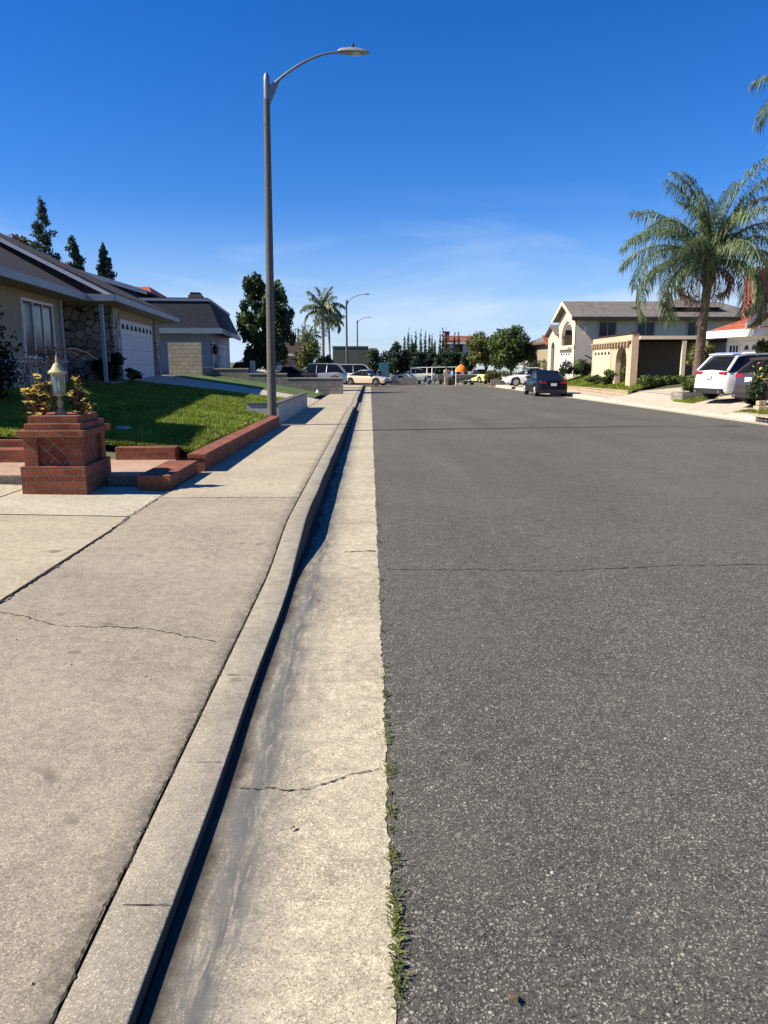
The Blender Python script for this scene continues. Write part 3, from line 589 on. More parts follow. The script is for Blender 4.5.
def flowers(x, y, z, label, seed, blobs, nfl, stems):
    t = thing('flower_plant', label, 'plant', (x, y, z)); rg = random.Random(seed); st = MB()
    pts = []
    for i in range(nfl):
        bl = rg.choice(blobs); pts.append((bl[0][0]+rg.uniform(-1, 1)*bl[1][0], bl[0][1]+rg.uniform(-1, 1)*bl[1][1], bl[0][2]+rg.uniform(-1, 1)*bl[1][2]))
    for p in pts:
        b = MB()
        st.tube([(p[0]*.15, p[1]*.15, -.02), (p[0]*.7, p[1]*.7, p[2]*.6), p], [.006, .004, .002], 4)
        for k in range(6):
            a = k*1.047+rg.uniform(-.3, .3); L = rg.uniform(.034, .064); e = rg.uniform(-.2, .8); w = L*.35
            ux, uy, uz = math.cos(a)*math.cos(e), math.sin(a)*math.cos(e), math.sin(e)
            b.add([p, (p[0]+ux*L*.6-uy*w, p[1]+uy*L*.6+ux*w, p[2]+uz*L*.6), (p[0]+ux*L, p[1]+uy*L, p[2]+uz*L), (p[0]+ux*L*.6+uy*w, p[1]+uy*L*.6-ux*w, p[2]+uz*L*.6)], [(0, 1, 2, 3)])
        b.build('flower', 'yellow_petal', t)
    st.build('stem', 'twig', t)
    foliage('foliage', blobs, 190, .024, 'autumn_leaf', t, seed, .1); foliage('foliage', blobs, 170, .028, 'dark_leaf', t, seed+1, .1)
    return t
flowers(-3.64, 8.55, .99, 'yellow flowered plant left of the lantern on the pillar', 3, [((-.05, 0, .14), (.11, .1, .13)), ((0, .02, .33), (.07, .06, .12)), ((-.1, -.03, .22), (.07, .06, .08)), ((.03, -.03, .2), (.06, .05, .14))], 66, 0)
flowers(-3.23, 8.62, .99, 'yellow flowered plant right of the lantern on the pillar', 4, [((0, 0, .15), (.11, .09, .12)), ((-.02, 0, .36), (.04, .04, .08)), ((.07, 0, .1), (.07, .06, .08))], 34, 0)
# low boxy dark bush between lantern and right flowers
t = thing('small_shrub', 'small dark leafy bush just right of the lantern foot', 'shrub', (-3.31, 8.72, .99)); foliage('foliage', [((0, 0, .13), (.08, .07, .14))], 900, .02, 'blackish_leaf', t, 2, .1)
MB().tube([(0, 0, -.02), (0, 0, .15)], .008, 5).build('stem', 'twig', t)
# raised tiled path behind the pillar, its riser, brick edging, brick steps
zt = .235
t = thing('garden_path', 'raised tan tiled path with concrete edge behind the brick pillar', 'path', (-4.6, 9.6, .1))
t['kind'] = 'structure'
MB().box(-3.4, 1.93, -.58, .95, -.2, zt-.1).build('riser', 'walk_concrete_fine', t)
MB().box(-3.4, 1.93, -.57, .95, zt-.099, zt-.085).build('tile_surface', 'patio_tile', t)
tag(MB().box(-2.66, -2.28, 8.62, 10.0, -.05, .30).build('brick_edging', 'red_brick', bevel=.006), 'low wide brick edging between tiled path and pavement', 'edging')
tag(MB().box(-3.5, -2.68, 10.45, 10.7, 0, .42).build('brick_step', 'red_brick', bevel=.006), 'short low brick border between tiled path and lawn, right of the pillar', 'edging')
tag(MB().box(-5.6, -3.9, 10.2, 10.5, 0, .42).build('brick_step', 'red_brick', bevel=.006), 'longer low brick border left of the pillar, lower course', 'edging')
tag(MB().box(-5.4, -4.15, 10.5, 10.8, 0, .52).build('brick_step', 'red_brick', bevel=.006), 'brick step behind the longer brick border left of the pillar', 'edging')
def sloped_wall(name, m, capm, x0, x1, y0, y1, zb, zt_, parent=None, st=1.0, cap=.0, over=.02):
    b = MB(); yy = rng(y0, y1, st)
    V = []
    for y in yy: V += [(x0, y, zb(y)), (x1, y, zb(y)), (x1, y, zt_(y)), (x0, y, zt_(y))]
    F = [(0, 1, 2, 3), tuple(range(len(V)-4, len(V)))]
    for j in range(len(yy)-1):
        for i in range(4): F.append((j*4+i, j*4+(i+1) % 4, (j+1)*4+(i+1) % 4, (j+1)*4+i))
    b.add(V, F); o = b.build(name, m, parent, bevel=0)
    if cap:
        c = MB(); V = []
        for j, y in enumerate(yy):
            yo = y-(over if j == 0 else 0)+(over if j == len(yy)-1 else 0)
            V += [(x0-over, yo, zt_(y)+.001), (x1+over, yo, zt_(y)+.001), (x1+over, yo, zt_(y)+cap), (x0-over, yo, zt_(y)+cap)]
        c.add(V, F); c.build('coping', capm, parent)
    return o
t = thing('brick_wall', 'low red brick retaining wall edging the lawn beside the pavement', 'wall', (0, 0, 0))
sloped_wall('wall_face', 'red_brick', 'red_brick', -2.42, -2.21, 10.1, 18.6, lambda y: Rz(y)-.05, lambda y: Rz(y)+.345, t, cap=.05, over=.012)
t = thing('retaining_wall', 'pale grey rendered retaining wall with dark coping beyond the street lamp', 'wall', (0, 0, 0))
sloped_wall('wall_face', 'render_grey', 'dark_concrete', -2.44, -2.26, 18.95, 27.6, lambda y: Rz(y)-.05, lambda y: Rz(y)+.66, t, cap=.035, over=.015)
MB().box(-3.05, -2.445, 18.95, 19.13, -.1, .55).build('wall_return', 'render_grey', t); MB().box(-3.05, -2.46, 18.93, 19.15, .551, .586).build('coping', 'dark_concrete', t)
# sprinkler cover on the lawn
tag(MB().lathe([(.13, 0), (.13, .02), (.1, .03)], (-4.0, 12.4, left_z(-4, 12.4)+.03), 12).build('valve_cover', 'render_grey'), 'round grey valve cover lying in the lawn', 'cover')

# ------------------------------------------------------------------ vegetation builders
def limb_trunk(parent, h, r, spread, top, m='bark', seed=0, n=5):
    rg = random.Random(seed); b = MB(); b.tube([(0, 0, -.2), (.03, .02, h*.5), (0, 0, h)], [r*1.25, r, r*.8], 8)
    for i in range(n):
        a = 6.28*i/n+rg.uniform(-.4, .4); e = spread*rg.uniform(.5, .9)
        b.tube([(0, 0, h*.85), (math.cos(a)*e*.5, math.sin(a)*e*.5, h+(top-h)*.35), (math.cos(a)*e, math.sin(a)*e, h+(top-h)*rg.uniform(.55, .9))], [r*.55, r*.35, r*.12], 6)
    return b.build('trunk', m, parent, smooth=60)
def tree(name, label, cat, x, y, z, H, rx, crown0, mat_, n=5000, leaf=.14, seed=0, group=None, k=14, sub=.42, trunk_r=.14, bark='bark', mat2=None, ry=None, off=.75):
    t = thing(name, label, cat, (x, y, z), group=group); cz = (crown0+H)/2; rz2 = (H-crown0)/2; ry = ry or rx
    limb_trunk(t, max(.3, crown0+.15*rz2), trunk_r, rx*.7, H*.85, bark, seed)
    bl = lumps((0, 0, cz), (rx, ry, rz2), k, sub, seed, off)
    foliage('crown', bl, n, leaf, mat_, t, seed, .45)
    if mat2: foliage('crown', lumps((0, 0, cz+.1), (rx*.95, ry*.95, rz2*.95), k, sub*.9, seed+50, off), n//3, leaf, mat2, t, seed+9, .6)
    return t
def shrub(label, x, y, z, H, rx, mat_, n=1500, leaf=.06, seed=0, name='shrub', group=None, mat2=None, k=7):
    t = thing(name, label, 'shrub', (x, y, z), group=group)
    b = MB()
    for i in range(4):
        a = i*1.6+seed; b.tube([(0, 0, -.05), (math.cos(a)*rx*.3, math.sin(a)*rx*.3, H*.5)], [.025, .01], 5)
    b.build('stem', 'twig', t)
    foliage('foliage', lumps((0, 0, H*.52), (rx, rx, H*.5), k, .5, seed), n, leaf, mat_, t, seed, .35)
    if mat2: foliage('blossom', lumps((0, 0, H*.6), (rx, rx, H*.45), k, .5, seed+4), (n//45 if n > 4000 else n//9), leaf*.8, mat2, t, seed+3, .8)['kind'] = 'stuff'
    return t
def cypress(label, x, y, z, H, r, seed, group, n=700, m='cypress_leaf'):
    t = thing('cypress_tree', label, 'tree', (x, y, z), group=group)
    MB().tube([(0, 0, -.1), (0, 0, H*.6)], [.07, .03], 5).build('trunk', 'bark', t)
    bl = [((random.Random(seed+i).uniform(-.1, .1)*r, 0, H*(.1+.85*i/9)), (r*(1-(i/10.5)**2.2)+.02, r*(1-(i/10.5)**2.2)+.02, H*.10)) for i in range(10)]+[((0, 0, H*.93), (.07, .07, H*.07))]+[((0, 0, H*(.15+.05*i)), (r*(1-(i/17)**2)*.8+.03,)*2+(H*.08,)) for i in range(16)]
    foliage('crown', bl, int(n*1.8), .11, m, t, seed, .4)
def pine(label, x, y, z, H, r, seed, group):
    t = thing('pine_tree', label, 'tree', (x, y, z), group=group); rg = random.Random(seed)
    MB().tube([(0, 0, -.1), (0, 0, H*.98)], [.3, .04], 6).build('trunk', 'bark', t); bl = []
    for i in range(70):
        u = i/69; zz = H*(.25+.74*u); rr = r*(1-u)**.6*(.75 if u < .12 else 1)+.12; a = rg.uniform(0, 6.28); d = rr*rg.uniform(.3, .9)
        bl.append(((math.cos(a)*d, math.sin(a)*d, zz), (rr*.46+.14, rr*.46+.14, H*.022+.12)))
    foliage('crown', bl, 8500, .16, 'pine_leaf', t, seed, .4)
def frond(L, up, az, droop, rg, leafL, m=46, wid=.03, twist=0):
    """rachis points and drooping leaflets of one palm frond"""
    d = Vector((math.cos(az), math.sin(az), 0)); side = Vector((-math.sin(az), math.cos(az), 0)); p = Vector((0, 0, 0)); e = up; pts = [p.copy()]; ds = []
    n = 16
    for i in range(n):
        e -= droop/n*(.6+1.2*i/n); v = d*math.cos(e)+Vector((0, 0, math.sin(e))); p = p+v*L/n; pts.append(p.copy()); ds.append(v)
    V = []; F = []
    for i in range(m):
        u = .12+.86*i/m; k = u*n; j = min(n-1, int(k)); q = pts[j].lerp(pts[j+1], k-j); v = ds[j]
        ll = leafL*math.sin(min(1, u*1.25+.12)*math.pi*.62+.25)*(1 if u < .8 else 1-(u-.8)*2.6)*rg.uniform(.55, 1.2)
        for s_ in (-1, 1):
            out = (side*s_*rg.uniform(.5, 1)+v*rg.uniform(.25, .55)+Vector((0, 0, rg.uniform(-.7, .35)))).normalized()
            mid = q+out*ll*.5; tip = q+out*ll*.85+Vector((0, 0, -ll*rg.uniform(.15, .75))); w = out.cross(Vector((0, 0, 1)))
            w = (w.normalized() if w.length > .01 else v)*wid*.5
            c = len(V); V += [q-w*.5, q+w*.5, mid+w, mid-w, tip]; F += [(c, c+1, c+2, c+3), (c+3, c+2, c+4)]
    return pts, V, F
def palm(label, x, y, z, H, r0, r1, nf, L, leafL, seed, mleaf='palm_leaf', lean=(0, 0), group=None, dead=0, m=46, wid=.035, name='palm_tree', bark='palm_bark', boots=True, azs=None):
    t = thing(name, label, 'tree', (x, y, z), group=group); rg = random.Random(seed)
    prof = [(lean[0]*u, lean[1]*u, H*u-.2*(1-u)) for u in [i/12 for i in range(13)]]
    MB().tube(prof, [r0+(r1-r0)*i/12+.012*(i % 2) for i in range(13)], 12).build('trunk', bark, t, smooth=60)
    b = MB(); st = MB(); top = Vector((lean[0], lean[1], H))
    for i in range(nf):
        az = (azs[i % len(azs)] if azs and i < len(azs) else i*2.399)+rg.uniform(-.2, .2); u = i/nf
        up = 1.56-u*1.42+rg.uniform(-.1, .1); dr = (.75+u*1.7)*rg.uniform(.8, 1.15)
        pts, V, F = frond(L*rg.uniform(.85, 1.08), up, az, dr, rg, leafL, m, wid)
        o = top+Vector((math.cos(az), math.sin(az), 0))*r1*.5
        b.add([v+o for v in V], F); st.tube([p+o for p in pts], [.035*(1-.8*k/16)*L/3 for k in range(17)], 4)
    b.build('crown', mleaf, t); st.build('frond_stem', mleaf, t)
    if boots:
        d = MB()
        for i in range(26):
            az = i*2.399; zz = -rg.uniform(.0, 1.1); dd = Vector((math.cos(az), math.sin(az), 0)); p0 = top+dd*r1*.7+Vector((0, 0, zz))
            d.tube([p0, p0+dd*.16+Vector((0, 0, .3)), p0+dd*.2+Vector((0, 0, .42))], [.06, .035, .012], 5)
        d.build('leaf_base', 'dead_frond', t)
    if dead:
        d = MB()
        for i in range(dead):
            az = i*2.399+2.8; pts, V, F = frond(L*rg.uniform(.35, .62), rg.uniform(-.1, .5), az, 3.0, rg, leafL*.8, 24, wid*1.1)
            o = top+Vector((math.cos(az)*r1*.7, math.sin(az)*r1*.7, -.25)); d.add([v+o for v in V], F); d.tube([p+o for p in pts], .025, 4)
        d.build('dead_frond', 'dead_frond', t)
    return t

# ------------------------------------------------------------------ house parts
def window(parent, x, y0, y1, z0, z1, axis='x', sgn=1, bars=1, fm='white_paint', fw=.06, name='window', glass='house_glass', hb=0, out=.03):
    """axis 'x': lies in a plane of constant x spanning y0..y1; axis 'y': constant y spanning x"""
    f = MB()
    def bx(a0, a1, b0, b1, d0, d1, mb):
        d0, d1 = sorted((x+sgn*d0, x+sgn*d1))
        (mb.box(d0, d1, a0, a1, b0, b1) if axis == 'x' else mb.box(a0, a1, d0, d1, b0, b1))
    bx(y0-fw, y0, z0-fw, z1+fw, .002, out+.03, f); bx(y1, y1+fw, z0-fw, z1+fw, .002, out+.03, f); bx(y0, y1, z1, z1+fw, .002, out+.028, f); bx(y0, y1, z0-fw, z0, .002, out+.05, f)
    for i in range(bars):
        c = y0+(y1-y0)*(i+1)/(bars+1); bx(c-.025, c+.025, z0, z1, .006, out+.012, f)
    for i in range(hb):
        c = z0+(z1-z0)*(i+1)/(hb+1); bx(y0, y1, c-.018, c+.018, .006, out+.008, f)
    o = f.build(name, fm, parent); g = MB(); bx(y0, y1, z0, z1, .001, .012, g); g.build('pane', glass, o); return o
def garage_door(parent, x, y0, y1, z0, z1, sgn, m='garage_white', scallops=8, trim='dark_trim', name='garage_door'):
    o = MB(); n = 4; h = (z1-z0)/n
    for i in range(n):
        a, b_ = sorted((x+sgn*.004, x+sgn*.045)); o.box(a, b_, y0, y1, z0+i*h+.012, z0+(i+1)*h)
        nn = 8
        if i < n-1 or not scallops:
            for k in range(nn):
                w = (y1-y0)/nn; a, b_ = sorted((x+sgn*.045, x+sgn*.06)); o.box(a, b_, y0+k*w+.08, y0+(k+1)*w-.08, z0+i*h+.1, z0+(i+1)*h-.09)
    d = o.build(name, m, parent)
    for k in range(scallops):
        w = (y1-y0)/scallops; c = y0+(k+.5)*w; zc = z1-h*.5; s_ = w*.3; V = []
        for q in range(7):
            a = math.pi*q/6; V.append((x+sgn*.047, c+s_*math.cos(a), zc-h*.12+h*.38*math.sin(a)))
        MB().slab(V, (sgn*.008, 0, 0)).build('door_window', 'house_glass', d)
    return d
def hip(b, x0, x1, y0, y1, ze, zr, ra, rb, along='y', th=.0):
    """closed hip or gable roof; ridge from ra to rb"""
    if along == 'y':
        xm = (x0+x1)/2; P = [(x0, y0, ze), (x1, y0, ze), (x1, y1, ze), (x0, y1, ze), (xm, ra, zr), (xm, rb, zr)]
        b.add(P, [(0, 1, 4), (1, 2, 5, 4), (2, 3, 5), (3, 0, 4, 5), (3, 2, 1, 0)])
    else:
        ym = (y0+y1)/2; P = [(x0, y0, ze), (x1, y0, ze), (x1, y1, ze), (x0, y1, ze), (ra, ym, zr), (rb, ym, zr)]
        b.add(P, [(0, 1, 5, 4), (1, 2, 5), (2, 3, 4, 5), (3, 0, 4), (3, 2, 1, 0)])
    return b

# ---- house 1: stone-fronted bungalow (local x to the street, local y away from the camera)
A = R_(5.5)
h1 = thing('stone_fronted_house', 'low tan house with brown shake roof, stone panels and white garage door', 'house', (-8.73, 26.5, .93), A)
MB().box(-10, 0, 0, 9.4, -.6, 2.5).build('garage_wall', 'tan_stucco', h1)
MB().box(-10, -.82, -15, -2.8, -.6, 2.5).build('wall', 'tan_stucco', h1)
MB().box(-10, -2.6, -2.799, -.001, -.6, 2.5).build('entry_wall', 'tan_stucco', h1)
MB().box(-2.58, -.02, -.09, -.002, -.3, 2.45).build('stone_panel', 'stone_veneer', h1)
MB().box(.002, .09, -.09, 1.0, -.3, 2.45).build('stone_panel', 'stone_veneer', h1)
MB().box(.002, .09, 7.9, 8.9, -.3, 2.45).build('stone_panel', 'stone_veneer', h1)
MB().box(-.818, -.72, -15, -2.9, -.5, .62).build('stone_base', 'stone_veneer', h1); MB().box(-.83, -.66, -15, -2.85, .621, .68).build('stone_sill', 'render_grey', h1)
MB().box(-.9, -.74, -2.95, -2.78, -.3, 2.5).build('corner_board', 'trim_blue_white', h1)
MB().box(.20, .30, -2.28, -2.14, -.3, 2.38).build('porch_post', 'trim_blue_white', h1)
garage_door(h1, 0, 1.25, 7.3, .0, 2.13, 1, scallops=8)
window(h1, -.82, -6.15, -3.7, .8, 2.2, 'x', 1, bars=2, fm='white_paint', fw=.07)
MB().box(-2.0, .45, -2.5, 0, -.35, .02).build('porch_floor', 'walk_concrete', h1)
MB().box(-2.59, -2.55, -2.2, -1.2, 0, 2.05).build('front_door', 'brown_wood', h1)
rz1 = 5.65; rx = -5.6
# roof planes
ro = MB(); th = .16
ro.slab([(.73, -2.5, 2.55), (.73, 10.5, 2.55), (rx, 4.2, rz1), (rx, -2.5, rz1)], (0, 0, th)); ro.slab([(.73, 10.5, 2.55), (-12, 10.5, 2.55), (rx, 4.2, rz1)], (0, 0, th))
ro.slab([(-12, 10.5, 2.55), (-12, -16, 2.55), (rx, -16, rz1), (rx, 4.2, rz1)], (0, 0, th))
ro.build('roof', 'brown_shake', h1)
ro = MB(); ro.slab([(-.12, -16, 2.55), (-.12, -2.52, 2.55), (rx, -2.52, rz1-.02), (rx, -16, rz1-.02)], (0, 0, th*.8)); ro.build('roof', 'brown_shake', h1)
tr = MB(); tr.slab([(.75, -2.56, 2.5), (.75, -2.50, 2.5), (rx, -2.50, rz1+.1), (rx, -2.56, rz1+.1)], (0, 0, .12)); tr.build('roof_trim', 'white_paint', h1)
fa = MB(); fa.box(.73, .78, -2.56, 10.55, 2.46, 2.66); fa.box(-.12, -.07, -16, -2.57, 2.46, 2.66); fa.box(-.06, .73, -2.57, -2.51, 2.46, 2.66); fa.box(-12, .73, 10.51, 10.56, 2.42, 2.68); fa.build('fascia', 'trim_blue_white', h1)
so_ = MB(); so_.box(.0, .725, -2.5, 10.5, 2.46, 2.5); so_.box(-2.6, 0, -2.5, 0, 2.455, 2.5); so_.box(-.82, -.125, -16, -2.52, 2.46, 2.5); so_.build('soffit', 'tan_stucco', h1)
MB().add([(.73, -2.5, 2.5), (-12, -2.5, 2.5), (rx, -2.5, rz1)], [(0, 1, 2)]).build('gable_infill', 'brown_shake', h1)
# front gable projecting at the near end (its pale fascia shows at the left edge)
g = MB(); g.slab([(.5, -16.5, 2.75), (.5, -13.2, 2.75), (-3, -13.6, 4.2), (-3, -16.5, 4.2)], (0, 0, .14)); g.build('roof', 'brown_shake', h1)
g = MB(); g.box(.5, .56, -16.5, -13.15, 2.64, 2.86); g.build('fascia', 'trim_blue_white', h1)

# ---- house 2: blue-grey house with a dark mansard roof
h2 = thing('mansard_house', 'blue grey house with dark navy mansard roof and white garage door', 'house', (-9.35, 45.5, .75), A)
MB().box(-12, 0, 0, 14, -1.5, 2.6).build('wall', 'blue_wall', h2)
MB().box(.002, .08, 1.4, 2.8, -1, .8).build('stone_panel', 'stone_veneer', h2)
MB().box(.002, .02, .9, 13.4, -.4, 2.5).build('front_wall', 'trim_blue_white', h2)
garage_door(h2, .02, 4.6, 10.2, -.4, 1.95, 1, scallops=4)
MB().box(.022, .06, 1.2, 2.1, -.4, 2.0).build('side_door', 'garage_white', h2)
wl = MB().lathe([(.02, 0), (.13, .05), (.15, .4), (.06, .52), (.02, .6)], (.25, .55, 1.25), 8).build('wall_lantern', 'black_metal', h2); MB().box(.02, .25, .52, .58, 1.8, 1.85).build('bracket', 'black_metal', wl)
m_ = MB(); m_.frus(-13, .75, -.7, 14.7, 2.62, -12.2, .05, .0, 14.0, 4.25); m_.build('roof', 'blue_shingle', h2)
f_ = MB(); f_.box(.755, .82, -.78, 14.75, 2.42, 2.72); f_.box(-13, .754, -.78, -.71, 2.42, 2.72); f_.build('fascia', 'trim_blue_white', h2)
f_ = MB(); f_.box(-12.3, .13, -.08, 14.1, 4.255, 4.40); f_.build('roof_edge', 'trim_blue_white', h2); MB().box(-12.1, 0, .1, 13.9, 4.402, 4.46).build('flat_roof', 'blue_shingle', h2)
ch = MB().box(-1.6, -.8, 4, 5.4, 4.4, 4.95).build('chimney', 'grey_block', h2); MB().box(-1.5, -.9, 4.1, 5.3, 4.953, 5.1).build('chimney_cap', 'dark_trim', ch)
# upper storey behind with broad gable
u0 = MB(); u0.slab([(-16.5, 2.5, 4.3), (-4.4, 2.5, 4.3), (-4.4, 2.5, 5.0), (-10.2, 2.5, 6.65), (-16.5, 2.5, 4.9)], (0, 8, 0)); u0.build('upper_wall', 'navy_wall', h2)
u1 = MB(); u1.slab([(-3.7, 1.9, 4.86), (-10.2, 1.9, 6.78), (-10.2, 11, 6.78), (-3.7, 11, 4.86)], (0, 0, .12)); u1.slab([(-17.2, 1.9, 4.7), (-10.2, 1.9, 6.78), (-10.2, 11, 6.78), (-17.2, 11, 4.7)], (0, 0, .12)); u1.build('upper_roof', 'blue_shingle', h2)
u2 = MB(); u2.slab([(-3.7, 1.84, 4.74), (-10.2, 1.84, 6.66), (-10.2, 1.84, 6.92), (-3.7, 1.84, 5.0)], (0, .055, 0)); u2.slab([(-17.2, 1.84, 4.6), (-10.2, 1.84, 6.66), (-10.2, 1.84, 6.92), (-17.2, 1.84, 4.86)], (0, .055, 0)); u2.build('barge_board', 'trim_blue_white', h2)
V = [(-5.6+.55*math.cos(math.pi*q/8), 2.44, 4.5+.55*math.sin(math.pi*q/8)) for q in range(9)]; MB().slab(V, (0, .05, 0)).build('arched_window', 'house_glass', h2)

def far_house(name, label, x0, x1, y0, y1, zb, ze, zr, wallm, roofm, along='x', ov=.5, ra=None, rb=None, wins=(), chim=None, fm='white_paint'):
    t = thing(name, label, 'house', ((x0+x1)/2, (y0+y1)/2, zb)); cx, cy = (x0+x1)/2, (y0+y1)/2; a, b_ = (x1-x0)/2, (y1-y0)/2; h = ze-zb
    MB().box(-a, a, -b_, b_, -1, h).build('wall', wallm, t)
    r = MB(); L = (a if along == 'x' else b_)+ov; ra = -L if ra is None else ra; rb = L if rb is None else rb
    hip(r, -a-ov, a+ov, -b_-ov, b_+ov, h+.02, zr-zb, ra, rb, along); r.build('roof', roofm, t)
    f = MB(); f.box(-a-ov-.03, a+ov+.03, -b_-ov-.05, -b_-ov-.005, h-.16, h+.04); f.box(-a-ov-.05, -a-ov-.005, -b_-ov, b_+ov, h-.16, h+.04); f.box(a+ov+.005, a+ov+.05, -b_-ov, b_+ov, h-.16, h+.04); f.build('fascia', fm, t)
    for (wx, w, z0, z1) in wins: window(t, -b_, wx-w/2, wx+w/2, z0, z1, 'y', -1)
    if chim:
        c = MB().box(chim[0]-.35, chim[0]+.35, chim[1]-.35, chim[1]+.35, 0, chim[2]-zb).build('chimney', 'chimney_brick', t); MB().box(chim[0]-.42, chim[0]+.42, chim[1]-.42, chim[1]+.42, chim[2]-zb+.003, chim[2]-zb+.12).build('chimney_cap', 'dark_trim', c)
    return t
far_house('red_tiled_house', 'red tiled roof just showing above the mansard house', -25.5, -17.3, 62, 74, .5, 6.2, 7.9, 'tan_stucco', 'red_tile', 'x', ra=-2, rb=2.5)
far_house('white_garage_house', 'low white walled house with brown gate behind the dark magnolia', PX(262, 74), PX(297.5, 74), 74, 84, 0, 2.3, 3.6, 'white_paint', 'brown_shake', 'x')
tag(MB().box(PX(284, 73), PX(290, 73), 73.4, 73.5, 0, 1.9).build('side_gate', 'brown_wood'), 'dark brown side gate in front of the low white house', 'gate')

# stepped block boundary wall of the mansard house
t = thing('boundary_wall', 'stepped concrete block boundary wall, tall tan end running down to the pavement', 'wall', (0, 43, 0))
MB().box(PX(169, 40), PX(202, 40), -2.6, -2.4, -.1, PZ(342.5, 40)).build('tall_section', 'tan_block', t)
for (a, b_, zt_) in ((202, 249, 1.17), (249, 287, .90), (287, 343, .66)):
    x0, x1 = PX(a, 43), PX(b_, 43)
    if a == 202: x0 = PX(202, 40)
    MB().box(x0+.002, x1, 0, .2, -.8, zt_).build('wall_section', 'grey_block', t); MB().box(x0-.02, x1+.02, -.03, .23, zt_+.001, zt_+.06).build('coping', 'pale_concrete', t)
MB().box(PX(202, 40)-.2, PX(202, 40), -2.399, .2, -.2, 1.3).build('wall_section', 'grey_block', t)
tag(MB().box(-.7, -.45, -.2, .2, 0, 1.15).build('gate_pillar', 'render_grey', loc=(PX(263, 47), 47, .5)), 'short grey pillar behind the stepped block wall', 'pillar')
tag(MB().lathe([(.10, 0), (.11, .12), (.06, .22), (.02, .26)], (PX(317.5, 42), 42, walk_z(-2.2, 42)), 8).build('standpipe', 'white_plastic'), 'small white standpipe at the foot of the block wall', 'pipe')

# ---- house 3: cream two-storey house on the right (world-aligned, front towards -x)
h3 = thing('two_storey_house', 'cream two storey house with arched balcony and grey shingle roof', 'house', (16.3, 56.6, .30))
E = 4.46; RZ_ = 5.65
MB().box(0, 12.3, 0, 5.2, -.8, E).build('wall', 'warm_grey_stucco', h3)
# street-facing gable front with arched balcony: built as panels round the openings
fr = MB(); px_ = -.12
def arch_panel(mb, x, d, y0, y1, z0, z1, ya, yb, zb, zs, n=10, sgn=1):
    """wall y0..y1, z0..z1 with an arched opening ya..yb from zb, springing at zs"""
    mb.box(x, x+d, y0, ya, z0, z1); mb.box(x, x+d, yb, y1, z0, z1)
    if zb > z0: mb.box(x, x+d, ya, yb, z0, zb)
    r = (yb-ya)/2; c = (ya+yb)/2
    for i in range(n):
        a0, a1 = math.pi*i/n, math.pi*(i+1)/n; p0 = (c-r*math.cos(a0), zs+r*math.sin(a0)*.8); p1 = (c-r*math.cos(a1), zs+r*math.sin(a1)*.8)
        mb.slab([(x, p0[0], p0[1]), (x, p1[0], p1[1]), (x, p1[0], z1), (x, p0[0], z1)], (d, 0, 0))
arch_panel(fr, -1.3, .25, 0, 5.1, 2.45, E, .9, 4.2, 2.5, 3.0)
fr.slab([(-1.3, 0, E+.001), (-1.3, 5.1, E+.001), (-1.3, 2.55, RZ_-.1)], (.25, 0, 0))
fr.box(-1.3, -1.05, 0, 1.1, -.8, 2.449); fr.box(-1.3, -1.05, 4.3, 5.1, -.8, 2.449); fr.box(-1.3, -1.05, 1.1, 4.3, 2.1, 2.449)
fr.build('gable_front', 'cream_stucco', h3)
MB().box(-1.3, 0, -.002, .2, -.8, E-.01).build('side_wall', 'warm_grey_stucco', h3)
MB().box(-1.35, 0, .2, 5.1, 2.25, 2.44).build('balcony_floor', 'cream_stucco', h3)
MB().slab([(-.02, 0, E), (-.02, 5.1, E), (-.02, 2.55, RZ_-.1)], (.1, 0, 0)).build('attic_wall', 'warm_grey_stucco', h3)
rl = MB()
for i in range(16): y = .95+i*.21; rl.tube([(-1.18, y, 2.5), (-1.18, y, 3.2)], .015, 4)
rl.tube([(-1.18, .9, 3.2), (-1.18, 4.2, 3.2)], .025, 5); rl.build('balcony_rail', 'black_metal', h3)
garage_door(h3, -1.28, 1.15, 4.25, .0, 2.08, -1, 'white_paint', scallops=4)
MB().box(-1.62, -1.3, .9, 4.5, 2.2, 2.36).build('door_canopy', 'cream_stucco', h3)
# lower gabled stair wing with tall arched window
fr = MB(); arch_panel(fr, -1.3, .25, 5.15, 8.6, -.8, 3.4, 6.3, 7.5, .3, 2.4); fr.slab([(-1.3, 5.15, 3.401), (-1.3, 8.6, 3.401), (-1.3, 6.9, 4.1)], (.25, 0, 0)); fr.box(-1.05, 3, 5.2, 8.6, -.8, 3.4); fr.build('stair_wing', 'cream_stucco', h3)
MB().box(-1.09, -1.052, 6.3, 7.5, .3, 2.9).build('arched_window', 'house_glass', h3)
r = MB(); r.slab([(-1.6, 4.9, 3.3), (-1.6, 6.9, 4.12), (3, 6.9, 4.12), (3, 4.9, 3.3)], (0, 0, .12)); r.slab([(-1.6, 8.9, 3.3), (-1.6, 6.9, 4.12), (3, 6.9, 4.12), (3, 8.9, 3.3)], (0, 0, .12)); r.build('lower_roof', 'grey_shingle', h3)
r = MB(); ov = .55
r.slab([(-1.75, -ov, E-.1), (12.9, -ov, E-.1), (10, 2.55, RZ_), (-1.75, 2.55, RZ_)], (0, 0, .12)); r.slab([(-1.75, 5.1+ov, E-.1), (12.9, 5.1+ov, E-.1), (10, 2.55, RZ_), (-1.75, 2.55, RZ_)], (0, 0, .12)); r.slab([(12.9, -ov, E-.1), (12.9, 5.1+ov, E-.1), (10, 2.55, RZ_)], (0, 0, .12))
r.build('roof', 'grey_shingle', h3)
hip(MB(), 5.2, 9.6, .3, 5, RZ_-.45, RZ_+.45, 2.2, 3.0, 'y').build('upper_roof', 'grey_shingle', h3)
r = MB()
